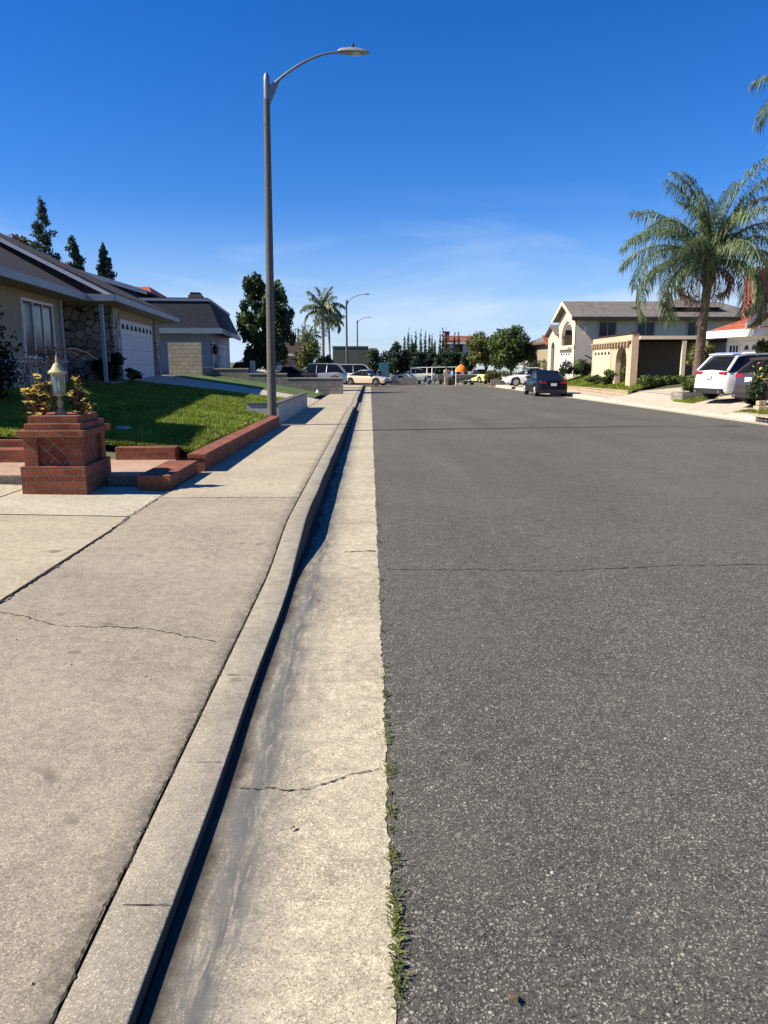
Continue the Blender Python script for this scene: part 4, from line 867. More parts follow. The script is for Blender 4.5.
for s_ in (-1, 1): r.slab([(-1.8, 2.55+s_*(2.55+ov), E-.24), (-1.8, 2.55, RZ_-.16), (-1.8, 2.55, RZ_+.1), (-1.8, 2.55+s_*(2.55+ov), E+.02)], (.05, 0, 0))
r.build('barge_board', 'cream_stucco', h3)
MB().box(-1.75, 12.9, -ov-.05, -ov-.002, E-.26, E-.0).build('fascia', 'dark_trim', h3)
MB().box(-1.3, 12.3, -.03, -.003, E-.22, E-.08).build('frieze', 'warm_grey_stucco', h3)
for x in (1.0, 3.8, 7.5, 11.2): window(h3, 0, x-.6, x+.6, 3.05, 4.1, 'y', -1, bars=1, fw=.12, fm='pale_concrete')
MB().lathe([(.35, 0), (.3, .3), (.05, .4)], (3.3, 1.2, RZ_-.75), 10).build('roof_vent', 'dark_trim', h3)
MB().lathe([(.14, 0), (.2, .25), (.15, .5), (.03, .6)], (-.6, -.2, 3.3), 8).build('wall_lantern', 'cream_paint', h3)
MB().tube([(-.6, -.25, 1.75), (1.3, -.3, .8), (1.3, -.3, .75)], .05, 6).build('handrail', 'dark_trim', h3)
# arcade garage wall in front and open carport beside it
ar = thing('garage_arcade', 'pink beige garage wing with arched opening and scalloped cornice', 'building', (13.95, 41.2, .33), R_(-4))
b = MB(); arch_panel(b, 0, .3, 0, 9.6, -.6, 2.72, .9, 3.3, -.3, 1.2, n=12); b.box(.3, .8, 3.6, 9.6, -.5, 2.5); b.build('wall', 'pink_stucco', ar)
MB().box(.37, 4.2, -.22, -.01, 2.42, 2.60).build('carport_beam', 'warm_grey_stucco', ar)
MB().box(.003, .36, -.02, -.002, -.6, 2.72).build('side_wall', 'pink_stucco', ar)
MB().box(.3, 8.4, .3, 9.4, 2.5, 2.62).build('flat_roof', 'grey_shingle', ar)
MB().box(.85, 8.4, 9.2, 9.4, -.6, 2.5).build('back_wall', 'pink_stucco', ar)
MB().box(2.6, 2.8, -.2, 0, -.4, 2.34).build('carport_post', 'cream_stucco', ar); MB().box(3.7, 3.9, -.2, 0, -.4, 2.34).build('carport_post', 'cream_stucco', ar)
garage_door(ar, -.005, 4.4, 8.8, -.1, 2.0, -1, 'cream_paint', scallops=5)
c = MB()
for i in range(14):
    y = .35+i*.66; c.slab([(-.14, y, 2.3), (-.14, y+.3, 2.3), (-.14, y+.3, 2.12), (-.14, y+.15, 1.98)], (.13, 0, 0))
c.box(-.16, -.002, .1, 9.5, 2.31, 2.38); c.build('cornice', 'sandstone', ar)
MB().box(-.06, .36, -.06, 9.66, 2.723, 2.78).build('parapet_cap', 'dark_trim', ar)
tag(MB().lathe([(1.0, 0), (1.02, .4), (.95, .45), (.85, .45), (.83, .38)], (15.6, 40.5, .33), 24).build('round_planter', 'pink_stucco', smooth=40), 'round beige planter on the lawn before the dark carport', 'planter')
# ---- house 4: red-tiled house at the right edge
h4 = thing('red_roofed_house', 'white sided house with red tiled roof and brick chimney at right edge', 'house', (18.3, 30.2, .35), R_(5))
MB().box(0, 9, -6, 7.9, -.6, 2.6).build('wall', 'siding', h4)
r = MB(); r.slab([(-.8, -7, 2.55), (-.8, 8.6, 2.55), (4.2, 5.4, 4.55), (4.2, -7, 4.55)], (0, 0, .14)); r.slab([(-.8, 8.6, 2.55), (9.5, 8.6, 2.55), (4.2, 5.4, 4.55)], (0, 0, .14)); r.slab([(9.5, 8.6, 2.55), (9.5, -7, 2.55), (4.2, -7, 4.55), (4.2, 5.4, 4.55)], (0, 0, .14)); r.build('roof', 'red_tile', h4)
MB().box(-.86, -.81, -7, 8.65, 2.36, 2.70).build('fascia', 'white_paint', h4); MB().box(-.86, 9.5, 8.61, 8.66, 2.36, 2.7).build('fascia', 'white_paint', h4)
MB().box(-.8, -.003, -6, 7.9, 2.38, 2.44).build('soffit', 'white_paint', h4)
# cross gable to the street
g = MB(); g.slab([(-1.5, 3.8, 2.75), (-1.5, -.2, 4.6), (4, -.2, 4.6), (4, 3.8, 2.75)], (0, 0, .14)); g.slab([(-1.5, -4.2, 2.75), (-1.5, -.2, 4.6), (4, -.2, 4.6), (4, -4.2, 2.75)], (0, 0, .14)); g.build('cross_gable', 'red_tile', h4)
g = MB(); g.slab([(-1.3, 3.3, 2.72), (-1.3, -3.7, 2.72), (-1.3, -.2, 4.45)], (.1, 0, 0)); g.build('gable_wall', 'siding', h4)
g = MB()
for s_ in (-1, 1): g.slab([(-1.58, -.2+s_*4, 2.6), (-1.58, -.2, 4.45), (-1.58, -.2, 4.75), (-1.58, -.2+s_*4, 2.9)], (.06, 0, 0))
g.build('barge_board', 'white_paint', h4)
ch = MB().box(1.2, 1.95, 7.95, 8.9, -.5, 5.6).build('chimney', 'chimney_brick', h4); MB().box(1.12, 2.03, 7.87, 8.98, 5.603, 5.72).build('chimney_cap', 'chimney_brick', ch)
garage_door(h4, -.002, 2.2, 6.4, -.2, 2.15, -1, 'white_paint', scallops=7)
window(h4, 0, 6.8, 7.6, .6, 2.0, 'x', -1, bars=2, fm='white_paint')
# houses further down on the right
far_house('brown_roofed_house', 'brown roofed house with red tile strip beyond the cream house', 17.0, 26, 72, 84, -.3, 3.4, 5.2, 'tan_stucco', 'grey_shingle', 'x', ra=-1, rb=3, fm='brown_wood')
tag(MB().slab([(16.2, 71, 3.0), (22, 71, 3.0), (22, 73.0, 3.9), (16.2, 73.0, 3.9)], (0, 0, .15)).build('tiled_canopy', 'red_tile'), 'narrow red tiled canopy on the front of the brown roofed house', 'canopy')
far_house('white_far_house', 'far white house with dull red roof and brick chimney above the trees', PX(449, 110), PX(476, 110), 110, 118, 1.2, PZ(343, 110), PZ(335, 110), 'white_paint', 'dull_red_tile', 'x', chim=(-2.3, -3.8, PZ(332.5, 110)), wins=((-.5, 1.0, 1.8, 2.9), (1.4, 1.0, 1.8, 2.9)))
far_house('olive_building', 'long flat grey green building behind the thin lamp posts', PX(333, 105), PX(368, 105), 105, 115, -1.5, PZ(346.5, 105), PZ(346, 105), 'olive_building', 'olive_building', 'x', ov=.0, fm='olive_building')

# low walls and small pieces on the right verge
t = thing('lawn_wall', 'low sandstone block wall along the lawn of the cream house', 'wall'); sloped_wall('wall_face', 'sandstone', 'sandstone', 13.12, 13.32, 38.9, 55.5, lambda y: Rz(y)-.1, lambda y: Rz(y)+.40, t, cap=.05)
t = thing('block_planter', 'low grey concrete block planter box behind the right pavement', 'planter', (12.45, 30.4, .0))
b = MB(); b.box(0, 1.5, 0, .2, -.1, .36); b.box(0, .2, .2, 1.2, -.1, .36); b.box(1.3, 1.5, .2, 1.2, -.1, .36); b.box(.2, 1.3, 1.0, 1.2, -.1, .36); b.build('block_wall', 'grey_block', t); MB().box(.2, 1.3, .2, 1.0, -.1, .28).build('soil', 'soil', t)
# storm drain at the right edge
t = thing('storm_drain', 'kerb storm drain inlet with dark slot and metal bars', 'drain', (RX0, 22.35, Rz(22)))
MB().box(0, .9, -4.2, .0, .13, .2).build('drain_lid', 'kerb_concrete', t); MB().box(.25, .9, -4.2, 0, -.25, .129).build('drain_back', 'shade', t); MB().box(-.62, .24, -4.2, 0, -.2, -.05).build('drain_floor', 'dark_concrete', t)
b = MB()
for i in range(7): y = -.45-i*.6; b.tube([(.06, y, -.05), (.06, y, .13)], .016, 5)
b.tube([(.05, -4.2, .04), (.05, 0, .04)], .014, 5); b.build('bar', 'galvanised', t)
b = MB(); V = []; F = []
b.box(-.02, .9, .001, .75, -.1, .155); b.build('drain_end_block', 'pale_concrete', t); MB().box(-.024, -.021, .2, .66, .02, .13).build('painted_patch', 'white_paint', t)
kerb('kerb', RX0, RX1, right_kh, 'pale_concrete', 23.12, 24.2, .2, -1)

# ------------------------------------------------------------------ vehicles
def interp(pts, x):
    if x <= pts[0][0]: return pts[0][1]
    for (a, b_), (c, d) in zip(pts[:-1], pts[1:]):
        if x <= c:
            t = (x-a)/(c-a); return b_+(d-b_)*t
    return pts[-1][1]
def car(name, label, cat, x, y, z, rz, kind='sedan', paintm='car_white', L=4.6, Wd=1.82, H=1.45, plate=True, group=None):
    t = thing(name, label, cat, (x, y, z), rz, group)
    l = L/2; sill = .22 if kind != 'suv' else .28; wr = .33 if kind != 'suv' else .37; wx = (-l+.86, l-.9)
    k = H/1.45
    if kind == 'sedan': bt = [(-l, .62), (-l+.05, .80), (-l+.12, .93*k), (-l+.8, .97*k), (0, .92*k), (l-1.35, .93*k), (l-.5, .80*k), (l-.1, .68), (l, .5)]; gh = [(-l+.80, .95*k), (-l+1.55, 1.32*k), (-.35, 1.45*k), (.35, 1.43*k), (l-1.9, 1.20*k), (l-1.25, .93*k)]
    elif kind == 'suv': bt = [(-l, .62), (-l+.05, .90), (-l+.16, 1.08), (-l+.9, 1.10), (0, 1.02), (l-1.25, 1.05), (l-.45, .95), (l-.1, .8), (l, .55)]; gh = [(-l+.16, 1.08), (-l+.62, H-.10), (-l+1.0, H-.03), (0, H), (.5, H-.03), (l-1.75, H-.30), (l-1.15, 1.05)]
    elif kind == 'van': bt = [(-l, .6), (-l+.04, 1.0), (-l+.1, 1.15), (l-1.1, 1.12), (l-.4, .98), (l-.08, .75), (l, .5)]; gh = [(-l+.1, 1.1), (-l+.22, H-.05), (-l+.5, H), (l-1.9, H), (l-1.6, H-.1), (l-.95, 1.1)]
    else: bt = [(-l, .55), (-l+.05, .74), (-l+.12, .84), (-l+.8, .86), (0, .82), (l-1.4, .83), (l-.5, .74), (l-.1, .62), (l, .48)]; gh = [(-l+.5, .85), (-l+1.3, H-.08), (-.2, H), (.25, H-.03), (l-1.75, H-.25), (l-1.3, .83)]
    n = 64; V = []; F = []; m_ = 11
    for i in range(n+1):
        u = -math.cos(math.pi*i/n) if False else (2*i/n-1)
        xx = l*(math.sin(u*math.pi/2)*.35+u*.65)
        zt_ = interp(bt, xx); w = Wd/2*(1-.16*max(0, (abs(xx)-l*.62)/(l*.38))**2.2); end = max(0, (abs(xx)-(l-.12))/.12)
        zb = sill+.10*end
        for c in wx:
            d = wr+.05
            if abs(xx-c) < d: zb = max(zb, wr+math.sqrt(d*d-(xx-c)**2)*.98)
        zb = min(zb, zt_-.12); zm = (zb+zt_)/2
        w *= 1-.10*end
        sec = [(w*.90, zb), (w*.985, zb+.05), (w, max(zm-.05, zb+.06)), (w*.975, zt_-.13 if zt_-.13 > zm else zm+.01), (w*.90, zt_-.02), (0, zt_+.025)]
        ring = [(xx, a, b_) for a, b_ in sec]+[(xx, -a, b_) for a, b_ in sec[:-1][::-1]]; V += ring
    for i in range(n):
        for q in range(m_): F.append((i*m_+q, i*m_+(q+1) % m_, (i+1)*m_+(q+1) % m_, (i+1)*m_+q))
    F += [tuple(range(m_))[::-1], tuple(range(n*m_, (n+1)*m_))]
    body = MB().add(V, F).build('body', paintm, t, smooth=35)
    MB().box(-l+.5, l-.5, -Wd/2*.8, Wd/2*.8, sill-.04, sill+.25).build('underbody', 'plastic_black', t)
    # cabin
    def cabin(mb, x0, x1, inset, zo, topf=.72, nn=26, cut=0):
        V = []; F = []; m2 = 8
        for i in range(nn+1):
            xx = x0+(x1-x0)*i/nn; zt_ = interp(gh, xx)+zo; zb = interp(bt, xx)-.06
            if cut: zb = zt_-cut
            f = 1 if not cut else 0
            hfull = max(.02, H-1.0); rel = min(1, max(0, (zt_-.95)/hfull)); wb = Wd/2*.90-inset; wt = Wd/2*(.90-(.90-topf)*rel)-inset
            if cut: wb = wt+.01
            sec = [(wb, zb), (wt+.02 if not cut else wt+.008, zb+(zt_-zb)*.88), (wt-.06, zt_-.012), (wt*.5, zt_+.012)]
            V += [(xx, a, b_) for a, b_ in sec]+[(xx, -a, b_) for a, b_ in sec[::-1]]
        for i in range(nn):
            for q in range(m2): F.append((i*m2+q, i*m2+(q+1) % m2, (i+1)*m2+(q+1) % m2, (i+1)*m2+q))
        F += [tuple(range(m2))[::-1], tuple(range(nn*m2, (nn+1)*m2))]; mb.add(V, F); return mb
    cabin(MB(), gh[0][0]+.02, gh[-1][0]-.02, .0, 0).build('window', 'car_glass', t, smooth=40)
    i0 = 1; i1 = len(gh)-2 if kind != 'sedan' else len(gh)-2
    roof = cabin(MB(), gh[i0][0]-.02, gh[i1][0]+.08, -.012, .014, cut=.055).build('roof', paintm, t, smooth=40)
    def side_y(zz): 
        rel = min(1, max(0, (zz-.95)/max(.02, H-1.0))); return Wd/2*(.90-.18*rel)+.008
    pmat = paintm if kind in ('suv', 'van') else 'plastic_black'
    for s_ in (-1, 1):
        for pts in ([gh[i1], gh[-1]], [gh[0], gh[i0]]):
            pp = [(a, s_*side_y(b_)-s_*.02, b_-.01) for a, b_ in pts]; MB().tube(pp, [.05, .05], 5).build('pillar', pmat, t, smooth=40)
        for px0 in (-.1, -l+1.5 if kind in ('suv', 'van') else None):
            if px0 is None: continue
            zt_ = interp(gh, px0); MB().tube([(px0, s_*(side_y(.95)-.0), interp(bt, px0)), (px0-.05, s_*(side_y(zt_)-.03), zt_-.05)], .03, 5).build('pillar', pmat, t, smooth=40)
    for c in wx:
        for s_ in (-1, 1):
            yy = s_*(Wd/2-.12)
            w = MB().lathe([(wr*.6, -.11), (wr*.94, -.11), (wr, -.07), (wr, .07), (wr*.94, .11), (wr*.6, .11)], (c, yy, wr), 22, 'y').build('wheel', 'rubber', t, smooth=40)
            r = MB(); r.lathe([(wr*.62, .0), (wr*.66, .01), (wr*.60, .012)], (c, yy+s_*.10, wr), 20, 'y')
            for q in range(5):
                a = q*1.2566; r.tube([(c, yy+s_*.112, wr), (c+math.cos(a)*wr*.6, yy+s_*.112, wr+math.sin(a)*wr*.6)], [.045, .03], 4)
            r.build('rim', 'rim', w)
    for s_ in (-1, 1):
        ty = Wd/2*.80
        tz = .80*k if kind != 'suv' else .98
        if kind == 'coupe': tz = .68
        y0, y1 = sorted((s_*ty*.56, s_*(Wd/2*.83))); xs = -l+(.075 if kind == 'suv' else .02)
        MB().slab([(xs, y0, tz-.05), (xs, y1, tz-.05), (xs+.03, y1, tz+.06), (xs+.03, y0, tz+.06)], (.2, 0, 0)).build('tail_light', 'red_lens', t)
        MB().slab([(l-.28, y0, .6), (l-.28, y1, .6), (l-.3, y1, .72), (l-.22, y0, .72)], (.2, 0, 0)).build('headlight', 'clear_lens', t)
        mz = interp(bt, .55)+.1; MB().box(.55, .72, s_*Wd/2*1.0-.1, s_*Wd/2*1.0+.1, mz-.03, mz+.09).build('mirror', paintm, t, bevel=.02)
    MB().box(-l-.015, -l+.3, -Wd/2*.80, Wd/2*.80, sill-.02, sill+.17).build('bumper', 'plastic_black', t, bevel=.02)
    MB().box(l-.3, l+.01, -Wd/2*.78, Wd/2*.78, sill, sill+.2).build('bumper', 'plastic_black', t, bevel=.02)
    if plate: MB().box(-l-.03, -l-.01, -.16, .16, .62 if kind != 'suv' else .78, .77 if kind != 'suv' else .93).build('licence_plate', 'plate_white', t)
    if kind == 'suv':
        for s_ in (-1, 1): MB().tube([(-l-.03, s_*.6, .33), (-l+.15, s_*.6, .33)], .045, 8).build('exhaust', 'rim', t)
        MB().slab([(gh[1][0]-.16, -.6, H-.06), (gh[1][0]-.16, .6, H-.06), (gh[1][0]+.2, .6, H+.0), (gh[1][0]+.2, -.6, H+.0)], (0, 0, .03)).build('spoiler', paintm, t)
    return t
car('parked_sedan', 'dark navy sedan parked at the right kerb, seen from behind', 'car', 10.30, 45.3, Rz(45), R_(90), 'sedan', 'car_navy', 4.6, 1.8, 1.45)
car('parked_suv', 'white suv parked on the driveway by the palm trunk', 'car', 14.55, 28.4, .19, R_(16), 'suv', 'car_white', 4.8, 1.86, 1.69)
car('parked_car', 'grey car parked beside the white suv, partly hidden by a bush', 'car', 14.5, 25.4, .15, R_(14), 'suv', 'car_grey', 4.5, 1.82, 1.56)
car('parked_sedan', 'white sedan parked sideways on a driveway, left of the navy sedan', 'car', PX(532, 61), 61, Rz(60)+.22, R_(180), 'sedan', 'car_white', 4.6, 1.8, 1.45)
car('parked_suv', 'silver white suv with black windows behind the stepped block wall', 'car', PX(318, 60), 58, -.25, R_(178), 'suv', 'car_silver', 4.7, 1.85, 1.72)
car('parked_van', 'long white van with dark side windows beyond the silver suv', 'car', PX(355, 78), 76, Rz(76)+.1, R_(0), 'van', 'car_white', 5.4, 1.95, 1.95)
car('parked_car', 'beige car at the far corner, in front of the white van', 'car', PX(367, 68), 69.5, Rz(70)+.1, R_(-25), 'sedan', 'car_beige', 4.3, 1.75, 1.38)
car('parked_car', 'pale sedan at the far end of the road, nose to the left', 'car', PX(414, 80), 80, Rz(80)+.25, R_(180), 'sedan', 'car_lime', 4.6, 1.8, 1.5)
car('parked_car', 'blue grey car with its front behind the block wall', 'car', PX(290, 56), 55, -.1, R_(178), 'sedan', 'car_darkgrey', 4.2, 1.7, 1.35)
car('parked_car', 'small yellow and white car left of the low wall at the far corner', 'car', PX(480, 83), 83, Rz(83)+.2, R_(120), 'sedan', 'car_yellow', 3.6, 1.65, 1.45)

# ------------------------------------------------------------------ far end of the street
t = thing('white_gate_frame', 'white tubular gate frame at the far end of the road', 'gate', (0, 74.5, Rz(74)))
b = MB()
for px0 in (411, 427, 432): b.tube([(PX(px0, 74.5), 0, 0), (PX(px0, 74.5), 0, 1.75)], .055, 6)
b.build('post', 'white_plastic', t)
b = MB(); b.tube([(PX(411, 74.5), 0, 1.7), (PX(456, 74.5), 0, 1.75)], .04, 6); b.tube([(PX(427, 74.5), 0, .95), (PX(432, 74.5), 0, .95)], .04, 6); b.tube([(PX(456, 74.5), 0, 0), (PX(456, 74.5), 0, 1.75)], .04, 6); b.build('rail', 'white_plastic', t)
tag(MB().box(PX(389, 73), PX(417, 73), 73.2, 73.5, Rz(73)-.1, Rz(73)+.72).build('low_wall', 'grey_block'), 'low grey wall below the pale sedan at the road end', 'wall')
tag(MB().box(PX(491, 70), PX(515, 70), 69.8, 70.1, Rz(70)-.1, Rz(70)+.62).build('low_wall', 'grey_block'), 'low dark wall left of the white sedan, at the far corner', 'wall')
t = thing('orange_parasol', 'bright orange parasol beyond the boat at the far end', 'parasol', (PX(461, 79), 79, Rz(79))); MB().tube([(0, 0, 0), (0, 0, 1.9)], .03, 6).build('pole', 'white_plastic', t)
MB().lathe([(.62, 1.35), (.6, 1.6), (.4, 1.9), (.05, 2.1)], n=12).build('canopy', 'orange_cloth', t, smooth=50)
t = thing('small_boat', 'pale grey boat hull on a trailer at the far road end', 'boat', (PX(456, 77), 77, Rz(77)+.45))
V = []; F = []; prof = [(-1.9, .45, .2), (-1, .75, .0), (.3, .8, .0), (1.3, .5, .12), (2.1, .06, .45)]
for (xx, w, zk) in prof: V += [(xx, 0, zk), (xx, w*.7, zk+.2), (xx, w, .62), (xx, w*.85, .62), (xx, 0, .4), (xx, -w*.85, .62), (xx, -w, .62), (xx, -w*.7, zk+.2)]
for i in range(4):
    for q in range(8): F.append((i*8+q, i*8+(q+1) % 8, (i+1)*8+(q+1) % 8, (i+1)*8+q))
F += [tuple(range(8))[::-1], tuple(range(32, 40))]; MB().add(V, F).build('hull', 'hull_grey', t, smooth=30)
MB().box(-1.5, 2.3, -.05, .05, -.12, -.03).build('trailer_beam', 'galvanised', t)
for s_ in (-1, 1): MB().lathe([(.1, -.07), (.27, -.07), (.27, .07), (.1, .07)], (-.6, s_*.7, -.17), 14, 'y').build('wheel', 'rubber', t)
tag(MB().frus(-.75, .75, -.6, .6, 0, -.55, .55, -.4, .4, 2.6).build('tarp_screen', 'teal_tarp', loc=(PX(384, 95), 95, Rz(95)), bevel=.05), 'tall teal blue tarpaulin covered stack at the road end', 'tarpaulin')
# crumpled white bag in the gutter
def crumple(x, y, z, label, s=.18):
    bm = bmesh.new(); bmesh.ops.create_icosphere(bm, subdivisions=3, radius=s); rg = random.Random(4)
    for v in bm.verts: v.co *= rg.uniform(.72, 1.12); v.co.x *= 1.35; v.co.z = max(-.02, v.co.z*.5+.04)
    me = bpy.data.meshes.new('plastic_bag'); bm.to_mesh(me); bm.free(); me.materials.append(MATS['white_plastic']); o = bpy.data.objects.new('plastic_bag', me); C.objects.link(o); o.location = (x, y, z)
    tag(o, label, 'bag')

def person(label, x, y, z, rz, shirt, pants, H=1.7, bend=0):
    t = thing('person', label, 'person', (x, y, z), rz); k = H/1.7
    J = {'pel': (0, 0, .92), 'ch': (bend*.25, 0, 1.28), 'nk': (bend*.35, 0, 1.46), 'hd': (bend*.42, 0, 1.60), 'ls': (bend*.3, .19, 1.40), 'le': (bend*.35+.02, .25, 1.12), 'lh': (bend*.5+.12, .22, .88), 'rs': (bend*.3, -.19, 1.40), 're': (bend*.35+.02, -.25, 1.12), 'rh': (bend*.5+.12, -.22, .88),
         'lhip': (0, .10, .88), 'lk': (.03, .12, .48), 'la': (-.02, .13, .07), 'lt': (.14, .14, .03), 'rhip': (0, -.10, .88), 'rk': (.05, -.12, .48), 'ra': (0, -.13, .07), 'rt': (.16, -.14, .03)}
    def skin_(name, chain, rad, m, parent):
        ids = []; E = []
        for a, b_ in chain:
            for q in (a, b_):
                if q not in ids: ids.append(q)
            E.append((ids.index(a), ids.index(b_)))
        me = bpy.data.meshes.new(name); me.from_pydata([tuple(c*k for c in J[i]) for i in ids], E, []); o = bpy.data.objects.new(name, me); C.objects.link(o); o.parent = parent
        md = o.modifiers.new('s', 'SKIN'); 
        for i, v in enumerate(me.skin_vertices[0].data): v.radius = (rad[ids[i]]*k,)*2; v.use_root = (i == 0)
        o.modifiers.new('u', 'SUBSURF').levels = 1; o.modifiers['u'].render_levels = 1; me.materials.append(MATS[m]); return o
    full = [('pel', 'ch'), ('ch', 'nk'), ('nk', 'hd'), ('ch', 'ls'), ('ls', 'le'), ('le', 'lh'), ('ch', 'rs'), ('rs', 're'), ('re', 'rh'), ('pel', 'lhip'), ('lhip', 'lk'), ('lk', 'la'), ('la', 'lt'), ('pel', 'rhip'), ('rhip', 'rk'), ('rk', 'ra'), ('ra', 'rt')]
    rad = dict(pel=.13, ch=.14, nk=.06, hd=.105, ls=.06, le=.045, lh=.035, rs=.06, re=.045, rh=.035, lhip=.09, lk=.06, la=.045, lt=.035, rhip=.09, rk=.06, ra=.045, rt=.035)
    skin_('body', full, rad, 'skin', t)
    skin_('shirt', [('pel', 'ch'), ('ch', 'ls'), ('ls', 'le'), ('ch', 'rs'), ('rs', 're')], {q: v+.02 for q, v in rad.items()}, shirt, t)
    skin_('trousers', [('pel', 'lhip'), ('lhip', 'lk'), ('lk', 'la'), ('pel', 'rhip'), ('rhip', 'rk'), ('rk', 'ra')], {q: v+.018 for q, v in rad.items()}, pants, t)
    hx, _, hz = J['hd']; MB().lathe([(.09, -.02), (.118, .04), (.10, .11), (.03, .14)], (hx*k-.02, 0, hz*k), 10).build('hair', 'hair', t, smooth=60)
person('person in a bright blue shirt and dark trousers at the road end', PX(453.5, 71), 71.2, Rz(71)+.01, R_(200), 'blue_cloth', 'dark_cloth', 1.6, .4)
person('person in a tan shirt and pale trousers beside the one in blue', PX(446.5, 72.8), 72.9, Rz(73)+.01, R_(-80), 'tan_cloth', 'tan_cloth', 1.72)
person('person in dark clothes standing by the teal tarpaulin', PX(379, 84), 84.5, Rz(84)+.01, R_(-60), 'dark_cloth', 'dark_cloth', 1.75)

# ------------------------------------------------------------------ planting
# dark conifer shrub at the left edge, in front of the house
t = thing('dark_conifer', 'tall black green conifer shrub at the left edge before the window', 'tree', (-8.0, 15.6, .75))
MB().tube([(0, 0, -.2), (0, 0, 2)], [.12, .05], 6).build('trunk', 'bark', t)
foliage('crown', [((0, 0, .9), (.95, .9, 1.0)), ((-.1, 0, 1.8), (.75, .7, .9)), ((-.25, 0, 2.4), (.5, .5, .6)), ((.35, -.1, .6), (.6, .6, .7)), ((-.8, 0, 1.5), (.9, .8, 1.4))], 14000, .055, 'blackish_leaf', t, 5, .25)
# bare vine on an arch frame behind the pillar
t = thing('climbing_vine', 'bare brown climbing vine with few purple leaves left of the lantern', 'plant', (-4.75, 10.9, .35)); b = MB(); rg = random.Random(6)
for i in range(9):
    p = Vector((rg.uniform(-.15, .15), rg.uniform(-.1, .1), 0)); pts = [p.copy()]; a = rg.uniform(-.25, .35)
    for q in range(9): p = p+Vector((a*.12+rg.uniform(-.05, .07), rg.uniform(-.05, .05), .15)); pts.append(p.copy())
    if i % 3 == 0:
        for q in range(4): p = p+Vector((.16, rg.uniform(-.04, .04), -.0+.05*(1-q))); pts.append(p.copy())
    b.tube(pts, [.012*(1-.7*q/len(pts)) for q in range(len(pts))], 5)
b.build('stem', 'twig', t); foliage('foliage', [((0, 0, .6), (.25, .2, .6)), ((.25, 0, 1.3), (.4, .15, .15))], 420, .03, 'autumn_leaf', t, 7, .1)
shrub('round dark bush at the foot of the white garage door', -8.6, 25.6, .85, 1.25, .62, 'blackish_leaf', 4500, .05, 1)
shrub('low spiky plant right of the round dark bush', -8.35, 27.2, .9, .45, .4, 'dark_leaf', 500, .07, 2)
tree('magnolia_tree', 'dark glossy magnolia tree behind the street lamp post', 'tree', PX(269, 50), 50, .3, PZ(272, 50)-.3, 1.85, .1, 'dark_leaf', 10000, .14, 17, k=54, sub=.19, mat2='mid_leaf', off=.93)
shrub('tall dark bush under the magnolia tree, behind the block wall', PX(250, 49), 49, .2, 2.3, 1.1, 'dark_leaf', 3000, .12, 12)
G = 'conifers on the skyline behind the left houses'
pine('tallest of the three skyline conifers, leftmost', PX(57, 90), 90, 2, PZ(206, 90)-2, 2.1, 1, G); pine('middle skyline conifer, loose crown', PX(84, 92), 92, 2, PZ(241, 92)-2, 1.9, 2, G); pine('smallest skyline conifer, rightmost of the three', PX(114, 92), 92, 2, PZ(249, 92)-2, 1.6, 3, G)
tree('broad_tree', 'brown green broad tree on the skyline left of the conifers', 'tree', PX(33, 75), 75, 2, PZ(240, 75)-2, 3.6, 4, 'autumn_leaf', 4500, .25, 4, mat2='dark_leaf')
tree('broad_tree', 'dark tree at the very left edge of the skyline', 'tree', PX(4, 70), 70, 2, PZ(234, 70)-2, 2.0, 4, 'dark_leaf', 3000, .22, 5)
# left palms and shrubs
Gp = 'slim palms beyond the left wall'
palm('taller pale green palm with crown left of the lamp arm', PX(323, 74), 74, -.4, PZ(312, 74)+.4, .17, .13, 20, 2.6, .62, 21, 'palm_leaf_far', (.1, 0), Gp, m=44, wid=.11, bark='pale_bark', boots=False)
palm('thin trunked palm with lower crown beside the taller palm', PX(330.5, 78), 78, -.5, PZ(322, 78)+.4, .10, .09, 15, 2.0, .55, 22, 'palm_leaf_far', (-.1, 0), Gp, m=40, wid=.10, bark='pale_bark', boots=False)
palm('short palm with drooping dry skirt left of the other palms', PX(309, 76), 76, -.4, PZ(338, 76)+.4, .25, .2, 14, 1.5, .5, 23, 'palm_leaf_far', (0, 0), Gp, m=24, wid=.09)
Gs = 'bushes at the foot of the far palms'
for i, (px0, py0, w, mm_) in enumerate([(304, 350, 1.0, 'olive_leaf'), (313, 346, 1.1, 'mid_leaf'), (322, 350, 1.0, 'dark_leaf'), (300, 344, .8, 'autumn_leaf')]):
    shrub(['olive bush at left below the far palms', 'mid green bush in the centre below the far palms', 'dark bush right of the others below the far palms', 'brownish feathery bush behind the white walled house'][i], PX(px0, 71), 71+i*.4, -.5, PZ(py0-3, 71)+.5, w, mm_, 1800, .14, 30+i, group=Gs)
cypress('single dark columnar cypress left of the far palms', PX(304.5, 82), 82, -.5, PZ(325, 82)+.5, .42, 50, 'columnar cypresses near the far palms'); cypress('shorter columnar cypress beside the white walled house', PX(299.5, 82), 82, -.5, PZ(330, 82)+.5, .38, 51, 'columnar cypresses near the far palms')
t = thing('clipped_hedge', 'tall dark clipped hedge at the right end of the grey green building', 'hedge', (PX(373, 104), 103, -1)); MB().box(-.4, .4, -.4, .4, 0, 1.5).build('trunk', 'bark', t)
foliage('foliage', [((-.3, 0, 1.2), (.8, .8, 1.1)), ((.3, 0, 1.2), (.8, .8, 1.1)), ((0, 0, 2.6), (.9, .9, 1.6)), ((0, 0, 3.6), (.85, .9, .8))], 3500, .16, 'dark_leaf', t, 8, .6)
